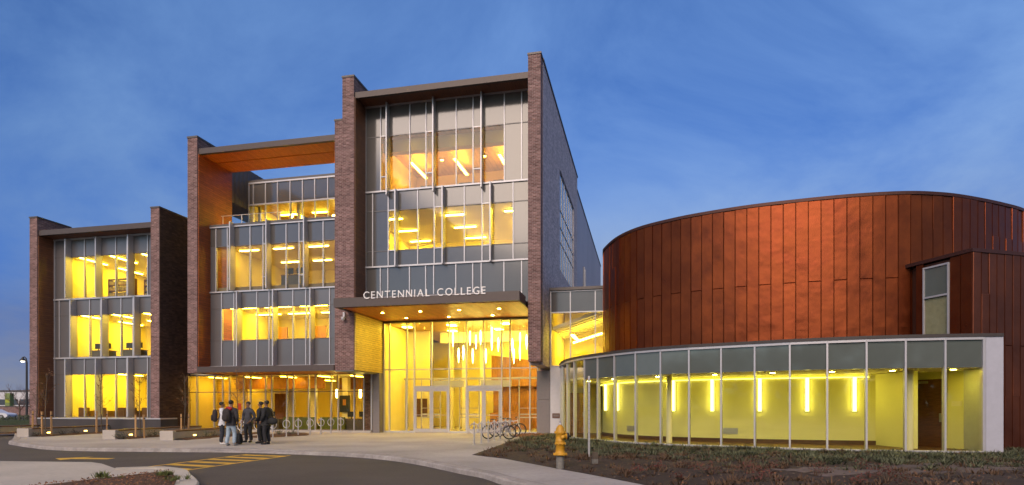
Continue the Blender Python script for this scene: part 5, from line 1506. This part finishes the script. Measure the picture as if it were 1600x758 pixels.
bx = MB(); bx.blob((0,0,0.16), (0.23,0.12,0.15), 14, 10); bx.v = [(v[0]*(1.0 if v[2] > 0.1 else 1.12), v[1], v[2]) for v in bx.v]; bx.build('bag', pkb, bgx)
sx_ = MB(); sx_.tube([(0.16,0.0,0.24),(0.02,0.02,0.52),(-0.20,0.02,0.72),(-0.34,0.05,0.62)], 0.016, 6); sx_.build('strap', M['black'], bgx)
q = gp(374, 694.5); backpack(q.x, q.y, 0.0, 170, 'black backpack standing on the pavement among the students', pkb, 0.92, -6)

# ------------------------------------------------------------------ street side at the left edge
lp = thing('street_lamp', 'tall dark street lamp with a curved arm at the left edge', 'street lamp', (-43.9, 55, -0.13), 0)
MB().tube([(0,0,0),(0,0,5.7),(-0.05,0,6.05),(-0.2,0,6.22),(-0.34,0,6.18)], [0.10,0.08,0.06,0.05,0.045], 10).build('pole', M['black'], lp)
hd = MB().lathe([(0.04,6.22),(0.10,6.10),(0.24,5.92),(0.25,5.86)], 14, (-0.36,0,0)).build('lamp_head', M['black'], lp)
MB().lathe([(0.16,5.85),(0.15,5.78),(0.08,5.72)], 12, (-0.36,0,0)).build('lamp', M['street'], hd)
hg = thing('hedge', 'low dark green hedge left of the far brick pier', 'hedge', (-39, 43.5, -0.1), R(-4))
core = MB(); core.box((-7,-0.8,0),(6.5,0.8,0.72)); core.build('branches', M['leaf_dark'], hg)
lf = MB()
for k in range(5200):
    p = Vector((random.uniform(-7.1,6.6), random.uniform(-0.9,0.9), random.uniform(0.05,0.98)))
    if abs(p.y) < 0.6 and p.z < 0.55: p.z = random.uniform(0.6, 0.98)
    p.z += 0.10*math.sin(p.x*1.7)
    u_ = Vector((random.uniform(-1,1), random.uniform(-1,1), random.uniform(-1,1))).normalized(); v_ = u_.orthogonal().normalized(); s = random.uniform(.05,.10)
    lf.add([p, p+u_*s*.5+v_*s*.35, p+u_*s, p+u_*s*.5-v_*s*.35], [(0,1,2,3)])
lf.build('foliage', M['leaf'], hg)
# parked car
M['car_white'] = plain('white_car_paint', (0.60, 0.60, 0.63), 0.25, 0.0, 0.03)
M['car_glass'] = plain('car_glass', (0.03, 0.035, 0.045), 0.08, 0, 0.05)
car = thing('parked_car', 'white car parked beyond the hedge, cut off by the left edge', 'car', (-71.2, 84, -0.126), R(0))
def extrude_profile(prof, half, taper=1.0):
    m = MB(); n = len(prof)
    vs = [(x, -half*(taper if z > 0.95 else 1), z) for x, z in prof] + [(x, half*(taper if z > 0.95 else 1), z) for x, z in prof]
    m.add(vs, [tuple(range(n)), tuple(range(2*n-1, n-1, -1))] + [(i+n, (i+1)%n+n, (i+1)%n, i) for i in range(n)])
    return m
extrude_profile([(-2.15,0.30),(2.12,0.28),(2.20,0.55),(2.10,0.74),(1.75,0.86),(0.95,0.95),(0.15,1.38),(-0.5,1.46),(-1.3,1.40),(-2.0,1.0),(-2.2,0.85)], 0.87, 0.80).build('body', M['car_white'], car)
extrude_profile([(0.78,0.98),(0.12,1.33),(-0.5,1.40),(-1.25,1.34),(-1.75,1.02)], 0.885, 0.80).build('window', M['car_glass'], car)
for sx2 in (-1.35, 1.38):
    for sy in (-0.80, 0.80):
        w = MB(); w.lathe([(0.20,-0.10),(0.32,-0.10),(0.32,0.10),(0.20,0.10)], 18, (0,0,0), True, Matrix.Rotation(R(90), 4, 'X')); wh = w.build('wheel', M['rubber'], car, (sx2, sy, 0.32))
        MB().lathe([(0.19,-0.105),(0.19,0.105)], 12, (0,0,0), True, Matrix.Rotation(R(90), 4, 'X')).build('rim', M['steel'], wh)
for sy in (-0.6, 0.6): MB().blob((2.12, sy, 0.66), (0.10,0.16,0.07), 8, 6).build('headlight', M['pale_panel'], car)
# distant buildings and bare trees
fb = thing('distant_building', 'long pale low building with a dark window band in the left distance', 'building', (-150, 165, -0.2), R(-14))
MB().box((-30,0,0),(30,18,6.0)).build('wall', M['pale_panel'], fb)
MB().box((-30.2,-0.2,5.9),(30.2,18.2,6.3)).build('roof', M['coping'], fb)
for k in range(14): MB().box((-28+4.1*k,-0.06,2.4),(-28+4.1*k+3.5,-0.01,3.9)).build('window', M['car_glass'], fb)
tw_ = thing('sign_tower', 'green and yellow lit panel tower in the left distance', 'sign tower', (-121.5, 147, -0.2), R(-10))
M['tower_green'] = plain('tower_green_panel', (0.16, 0.20, 0.06), 0.5)
M['tower_lit'] = lamp_mat('tower_lit_panel', (0.75, 0.72, 0.12), 0.45)
MB().box((-0.7,-0.5,0),(0.7,0.5,5.2)).build('tower', M['tower_green'], tw_)
for k in range(4): MB().box((-0.55,-0.56,1.0+0.95*k),(0.55,-0.505,1.0+0.95*k+0.8)).build('panel', M['tower_lit'] if k % 2 == 0 else M['tower_green'], tw_)
rb = thing('brick_shed', 'low red-brown brick block in the left distance', 'building', (-105, 128, -0.2), R(-12))
MB().box((-9,0,0),(9,6,1.9)).build('wall', M['brick'], rb)
MB().box((-9.1,-0.1,1.9),(9.1,6.1,2.05)).build('roof', M['coping'], rb)
def bare_tree(x, y, h, seed, lab):
    rnd = random.Random(seed)
    t = thing('bare_tree', lab, 'tree', (x, y, -0.2), 0, 'bare trees in the left distance')
    tr = MB(); cr_ = MB()
    tr.tube([(0,0,0),(0.05,0,h*.3),(0,0.05,h*.62)], [0.10,0.07,0.04], 7)
    def br(a, d, L, r_, lv):
        e = a + d*L
        cr_.tube([a, a.lerp(e,.5)+Vector((rnd.uniform(-.05,.05)*L, rnd.uniform(-.05,.05)*L, 0)), e], [r_, r_*.75, r_*.4], 4, False)
        if lv:
            for k in range(3 if lv > 1 else 4):
                d2 = (d + Vector((rnd.uniform(-.8,.8), rnd.uniform(-.8,.8), rnd.uniform(-.2,.7)))).normalized()
                br(a.lerp(e, rnd.uniform(.4,1)), d2, L*rnd.uniform(.5,.75), r_*.5, lv-1)
    for k in range(8):
        z = h*rnd.uniform(.22,.62); an = rnd.uniform(0,6.28)
        br(Vector((0,0,z)), Vector((math.cos(an)*.6, math.sin(an)*.6, .8)).normalized(), h*rnd.uniform(.25,.4), 0.035, 3)
    tr.build('trunk', M['bark'], t); cr_.build('crown', M['twig_red'], t)
M['twig_red'] = plain('reddish_twigs', (0.13, 0.06, 0.05), 0.8)
bare_tree(-53.5, 66, 4.0, 5, 'reddish bare tree just left of the street lamp')
bare_tree(-57.2, 72.5, 3.4, 6, 'reddish bare tree between the car and the street lamp')
bare_tree(-50.0, 63.5, 3.2, 8, 'reddish bare tree half hidden by the far brick pier')

# ------------------------------------------------------------------ things seen inside the rooms
def armchair(u, v, z, lab, grp, mat, rz=0.0):
    t = thing('armchair', lab, 'armchair', W(u, v, z), -TH+rz, grp)
    MB().box((-0.3,-0.3,0.12),(0.3,0.3,0.42)).build('seat', mat, t)
    MB().box((-0.36,0.302,0.12),(0.36,0.45,0.80)).build('backrest', mat, t)
    for s in (-1, 1): MB().box((min(0.302*s,0.40*s),-0.3,0.12),(max(0.302*s,0.40*s),0.3,0.60)).build('armrest', mat, t)
    for sx2 in (-0.28, 0.28):
        for sy in (-0.26, 0.38): MB().box((sx2-0.025,sy-0.025,0),(sx2+0.025,sy+0.025,0.118)).build('leg', M['black'], t)
M['seat_brown'] = plain('seat_brown', (0.16, 0.085, 0.04), 0.8)
M['seat_grey'] = plain('seat_grey', (0.10, 0.09, 0.085), 0.8)
for u in (-35.2, -33.9, -32.4, -31.6, -30.4):
    armchair(u, 1.9, 0.7, 'brown armchair with its back to the ground-floor window of the far left wing', 'armchairs behind the ground-floor windows', M['seat_brown'], math.pi)
def desk(u, v, z, w, lab, grp=None, mon=2):
    t = thing('desk', lab, 'desk', W(u, v, z), -TH, grp)
    MB().box((0,-0.35,0.70),(w,0.35,0.74)).build('desktop', M['seat_brown'], t)
    MB().box((0.02,-0.34,0.05),(w-0.02,-0.31,0.698)).build('modesty_panel', M['seat_grey'], t)
    for x in (0.03, w-0.08):
        MB().box((x,-0.30,0),(x+0.05,0.30,0.698)).build('leg', M['black'], t)
    for k in range(mon):
        x = w*(k+.5)/mon
        m = MB().box((x-0.26,-0.05,0.86),(x+0.26,-0.01,1.20)).build('monitor', M['black'], t)
        MB().box((x-0.03,-0.04,0.742),(x+0.03,-0.015,0.858)).build('stand', M['black'], m)
for i, u in enumerate((-35.0, -32.6, -30.4)):
    desk(u, 2.1, 4.45, 1.4, ('desk with two dark monitors in the left bay of the far left wing, middle floor', 'desk with two dark monitors in the central bay of the far left wing, middle floor', 'desk with two dark monitors in the right bay of the far left wing, middle floor')[i], 'desks behind the middle-floor windows')
def shelf(u, v, z, w, h, lab):
    t = thing('bookshelf', lab, 'bookshelf', W(u, v, z), -TH, 'bookshelves on the top floor of the far left wing')
    for x in (0, w-0.04): MB().box((x,0,0),(x+0.04,0.35,h)).build('side_panel', M['door_wood'], t)
    n = int(h/0.36)
    for k in range(n+1):
        MB().box((0.042,0,k*(h-0.04)/n),(w-0.042,0.349,k*(h-0.04)/n+0.04)).build('shelf', M['door_wood'], t)
    bk_ = MB(); x = 0.06
    rnd = random.Random(int(u*10))
    for k in range(n):
        x = 0.06
        while x < w-0.12:
            ww = rnd.uniform(.02,.05); hh = rnd.uniform(.18,.28)
            if rnd.random() > .25: bk_.box((x,0.05,k*(h-0.04)/n+0.042),(x+ww,0.25,k*(h-0.04)/n+0.042+hh))
            x += ww+0.004
    o = bk_.build('books', M['books'], t); o['kind'] = 'stuff'
M['books'] = plain('book_spines', (0.30, 0.24, 0.13), 0.8, 0, 0.5, 18)
shelf(-35.5, 3.6, 8.2, 2.0, 2.0, 'bookshelf in the left top-floor window bay of the far left wing')
shelf(-33.2, 4.2, 8.2, 2.2, 2.0, 'bookshelf in the central top-floor window bay of the far left wing')
shelf(-30.8, 3.4, 8.2, 1.9, 1.9, 'bookshelf in the right top-floor window bay of the far left wing')
armchair(-10.6, 2.2, 9.4, 'grey armchair at the middle-floor window of the tall block, left of a pair', 'grey armchairs at the middle-floor window', M['seat_grey'], math.pi)
armchair(-9.8, 2.4, 9.4, 'grey armchair at the middle-floor window of the tall block, right of a pair', 'grey armchairs at the middle-floor window', M['seat_grey'], math.pi)
for i, (u, lab) in enumerate(((-12.2, 'grey armchair low in the left top-floor bay of the tall block'), (-9.9, 'grey armchair low in the central top-floor bay of the tall block'), (-7.9, 'grey armchair low in the right top-floor bay of the tall block'))):
    armchair(u, 2.6, 13.4, lab, 'armchairs on the top floor of the tall block', M['seat_grey'], math.pi)
desk(-21.3, 2.2, 8.7, 1.5, 'desk with dark monitors behind the central second-floor bay of the middle wing')
# lobby furniture
M['green_cloth'] = plain('green_upholstery', (0.14, 0.17, 0.03), 0.8)
def bench(u, v, w, lab):
    t = thing('bench', lab, 'bench', W(u, v, 0.05), -TH, 'green lobby benches')
    MB().box((0,-0.35,0.08),(w,0.35,0.44)).build('seat', M['green_cloth'], t)
    MB().box((0,-0.50,0.08),(w,-0.352,0.85)).build('backrest', M['green_cloth'], t)
    for k in range(1, int(w/0.7)): MB().box((0.7*k-0.006,-0.512,0.1),(0.7*k+0.006,-0.501,0.84)).build('seam', M['seat_grey'], t)
bench(-22.6, 4.6, 2.2, 'green high-backed bench behind the glass of the lobby, left one')
bench(-20.2, 4.9, 1.7, 'green high-backed bench behind the glass of the lobby, right one')
desk(-18.7, 5.0, 0.05, 1.6, 'dark desk with monitors in the lobby left of the grey pier')
desk(-24.9, 5.2, 0.05, 1.5, 'dark desk in the lobby behind the students', None, 1)
armchair(-17.3, 5.2, 0.05, 'dark armchair at the right end of the lobby', None, M['seat_grey'], 0.4)
armchair(-25.6, 4.8, 0.05, 'dark armchair in the lobby behind the students', None, M['seat_grey'], 0.4)
sn = thing('wall_screen', 'dark poster board hanging on a lobby column', 'screen', W(-19.75, 6.1, 1.2), -TH)
MB().box((0,0,0),(0.75,0.05,1.1)).build('board', M['black'], sn); MB().box((0.25,-0.01,0.45),(0.48,-0.001,0.85)).build('notice', M['orange_wall'], sn)
for i, (u, v) in enumerate(((-19.0, 4.4), (-17.6, 4.8), (-18.4, 8.5))):
    t = thing('pendant_light', ('glowing tube pendant in the lobby left of the poster board', 'glowing tube pendant near the right end of the lobby', 'glowing tube pendant deep in the lobby')[i], 'pendant lamp', W(u, v, 3.54), -TH, 'tube pendants in the lobby')
    MB().tube([(0,0,0),(0,0,-0.9)], 0.01, 5).build('cord', M['black'], t)
    MB().lathe([(0.07,-0.9),(0.075,-1.0),(0.075,-1.35),(0.05,-1.42)], 12).build('lamp', M['pendant'], t)
nb = thing('notice_paper', 'red paper notice stuck on the lobby glass behind the students', 'notice', W(-25.05, 2.985, 1.35), -TH)
MB().box((0,-0.006,0),(0.24,0,0.42)).build('paper', cloth('red_paper', (0.55, 0.06, 0.02)), nb)

# ------------------------------------------------------------------ low growth in the planting bed
def blades(name, pts, mat, n, h, spread, seed, lean=0.5, wid=0.010):
    rnd = random.Random(seed); m = MB()
    for x, y, z, s in pts:
        for k in range(n):
            a = rnd.uniform(0, 6.28); r0 = rnd.uniform(0, spread*s)
            p = Vector((x+math.cos(a)*r0, y+math.sin(a)*r0, z)); L = h*s*rnd.uniform(.5, 1.2)
            d = Vector((math.cos(a)*lean*rnd.uniform(.2,1.3), math.sin(a)*lean*rnd.uniform(.2,1.3), 1)).normalized()
            sd = Vector((-d.y, d.x, 0)); sd = (sd.normalized() if sd.length > 1e-4 else Vector((1,0,0)))*wid*s
            mdl = p+d*L*.55; e = mdl + (d+Vector((d.x*1.2, d.y*1.2, -0.25))).normalized()*L*.45
            m.add([p-sd, p+sd, mdl+sd*.7, mdl-sd*.7, e], [(0,1,2,3),(3,2,4)])
    o = m.build(name, mat); o['kind'] = 'stuff'; return o
M['grass_dull'] = plain('dull_grass', (0.04, 0.055, 0.025), 0.8, 0, 0.4, 1.5, c2=(0.10, 0.105, 0.055))
M['grass_brown'] = plain('brown_grass', (0.10, 0.055, 0.028), 0.85, 0, 0.4, 1.5)
rnd = random.Random(11); gpts = []; bpts = []
while len(gpts) < 1700:
    x, y = rnd.uniform(-1.3, 17), rnd.uniform(11, 33)
    if not ins_b(x, y): continue
    d = dist_b(x, y)
    # thick close to the pavilion, thinning out towards the pavement
    near = min((Vector((x, y))-p).length for p in GL)
    f = max(0, 1-near/6.5)
    f *= 0.35+0.65*max(0, mnoise.noise(Vector((x*.55, y*.55, 9)))*1.3+0.5)
    if x < 2.2: f *= 0.4
    if rnd.random() < f*1.0: gpts.append((x, y, bed_z(x, y, d)-0.01, rnd.uniform(.6, 1.3)))
while len(bpts) < 1100:
    x, y = rnd.uniform(-1.3, 17), rnd.uniform(7, 33)
    if not ins_b(x, y): continue
    f = 0.25+max(0, mnoise.noise(Vector((x*.5, y*.5, 4)))*1.4)
    if rnd.random() < f: bpts.append((x, y, bed_z(x, y, dist_b(x, y))-0.01, rnd.uniform(.5, 1.2)))
blades('grass_tufts', gpts, M['grass_dull'], 24, 0.20, 0.19, 1, 1.3, 0.011)
blades('dry_grass', bpts, M['grass_brown'], 18, 0.19, 0.17, 2, 1.1, 0.011)
# fallen leaves and bark chips
m = MB(); m2 = MB()
for k in range(7000):
    x, y = rnd.uniform(-1.3, 17), rnd.uniform(7, 33.4)
    if not ins_b(x, y): continue
    z = bed_z(x, y, dist_b(x, y))+0.012
    u_ = Vector((rnd.uniform(-1,1), rnd.uniform(-1,1), rnd.uniform(-.4,.5))).normalized(); v_ = u_.orthogonal().normalized(); s = rnd.uniform(.02,.07)
    p = Vector((x, y, z)); (m2 if k % 4 else m).add([p, p+u_*s*.5+v_*s*.3, p+u_*s, p+u_*s*.5-v_*s*.3], [(0,1,2,3)])
for k in range(1500):
    # drift of leaves swept against the building by the grey pier
    a = rnd.random(); x = 0.75+rnd.gauss(0,.35)+0.4*a; y = 30.5+2.4*a+rnd.gauss(0,.3); p = Vector((x, y, 0.03+rnd.random()*0.08))
    u_ = Vector((rnd.uniform(-1,1), rnd.uniform(-1,1), rnd.uniform(-.4,.7))).normalized(); v_ = u_.orthogonal().normalized(); s = rnd.uniform(.05,.11)
    m.add([p, p+u_*s*.5+v_*s*.3, p+u_*s, p+u_*s*.5-v_*s*.3], [(0,1,2,3)])
o = m.build('fallen_leaves', M['leaf_dry']); o['kind'] = 'stuff'
o = m2.build('bark_chips', M['bark']); o['kind'] = 'stuff'
M['shrub_red'] = plain('russet_leaf', (0.13, 0.035, 0.025), 0.8, 0, 0.4, 25)
k = 0
while k < 16:
    x, y = rnd.uniform(2.6, 8.5), rnd.uniform(11.0, 14.5)
    if not ins_b(x, y) or dist_b(x, y) < .5: continue
    shrub(x, y, rnd.uniform(.22,.40), 200+k, 'low russet dried shrub in the bare front of the planting bed', ('shrub_red','bark'), 70, 0.9, 'russet dried shrubs in the planting bed', leaf=0.045); k += 1
# island plants
ipts = [(-8.55+rnd.gauss(0,.07), 12.75+rnd.gauss(0,.07), 0.05, 1.0) for k in range(5)] + [(-7.35+rnd.gauss(0,.12), 13.0+rnd.gauss(0,.12), 0.07, .8) for k in range(8)] + [(-8.2+rnd.gauss(0,.1), 12.3+rnd.gauss(0,.1), .06, .6) for k in range(4)] + [(-6.75+rnd.gauss(0,.1), 12.0+rnd.gauss(0,.1), .06, .8) for k in range(5)]
M['grass_green'] = plain('fresh_grass', (0.10, 0.12, 0.03), 0.8, 0, 0.35, 3)
blades('island_grass', ipts, M['grass_green'], 26, 0.16, 0.09, 5, 0.7, 0.009)
m = MB()
for k in range(2600):
    x, y = rnd.uniform(-9.6, -5.6), rnd.uniform(8, 14.4)
    if not ins_i(x, y): continue
    p = Vector((x, y, 0.035+0.05*min(1, dist_i(x, y)/.5)))
    u_ = Vector((rnd.uniform(-1,1), rnd.uniform(-1,1), rnd.uniform(-.3,.5))).normalized(); v_ = u_.orthogonal().normalized(); s = rnd.uniform(.02,.06)
    m.add([p, p+u_*s*.5+v_*s*.25, p+u_*s, p+u_*s*.5-v_*s*.25], [(0,1,2,3)])
o = m.build('wood_chips', M['bark2'] if 'bark2' in M else M['leaf_dry']); o['kind'] = 'stuff'

# the wood across the road, behind the camera: it shows as dark reflections in the glass
m = MB(); rnd = random.Random(21)
for k in range(14000):
    x = rnd.uniform(-170, 170); hmax = 13.5+4.5*mnoise.noise(Vector((x*0.035, 0, 2)))+2.5*mnoise.noise(Vector((x*0.16, 0, 7)))
    z = hmax*rnd.random(); p = Vector((x, -75+0.0012*x*x+rnd.uniform(-5, 5), z-0.3))
    u_ = Vector((rnd.uniform(-1,1), rnd.uniform(-1,1), rnd.uniform(-1,1))).normalized(); v_ = u_.orthogonal().normalized(); q = rnd.uniform(1.2, 3.0)
    m.add([p, p+u_*q*.5+v_*q*.4, p+u_*q, p+u_*q*.5-v_*q*.4], [(0,1,2,3)])
o = m.build('far_wood', M['leaf_dark']); o['kind'] = 'stuff'
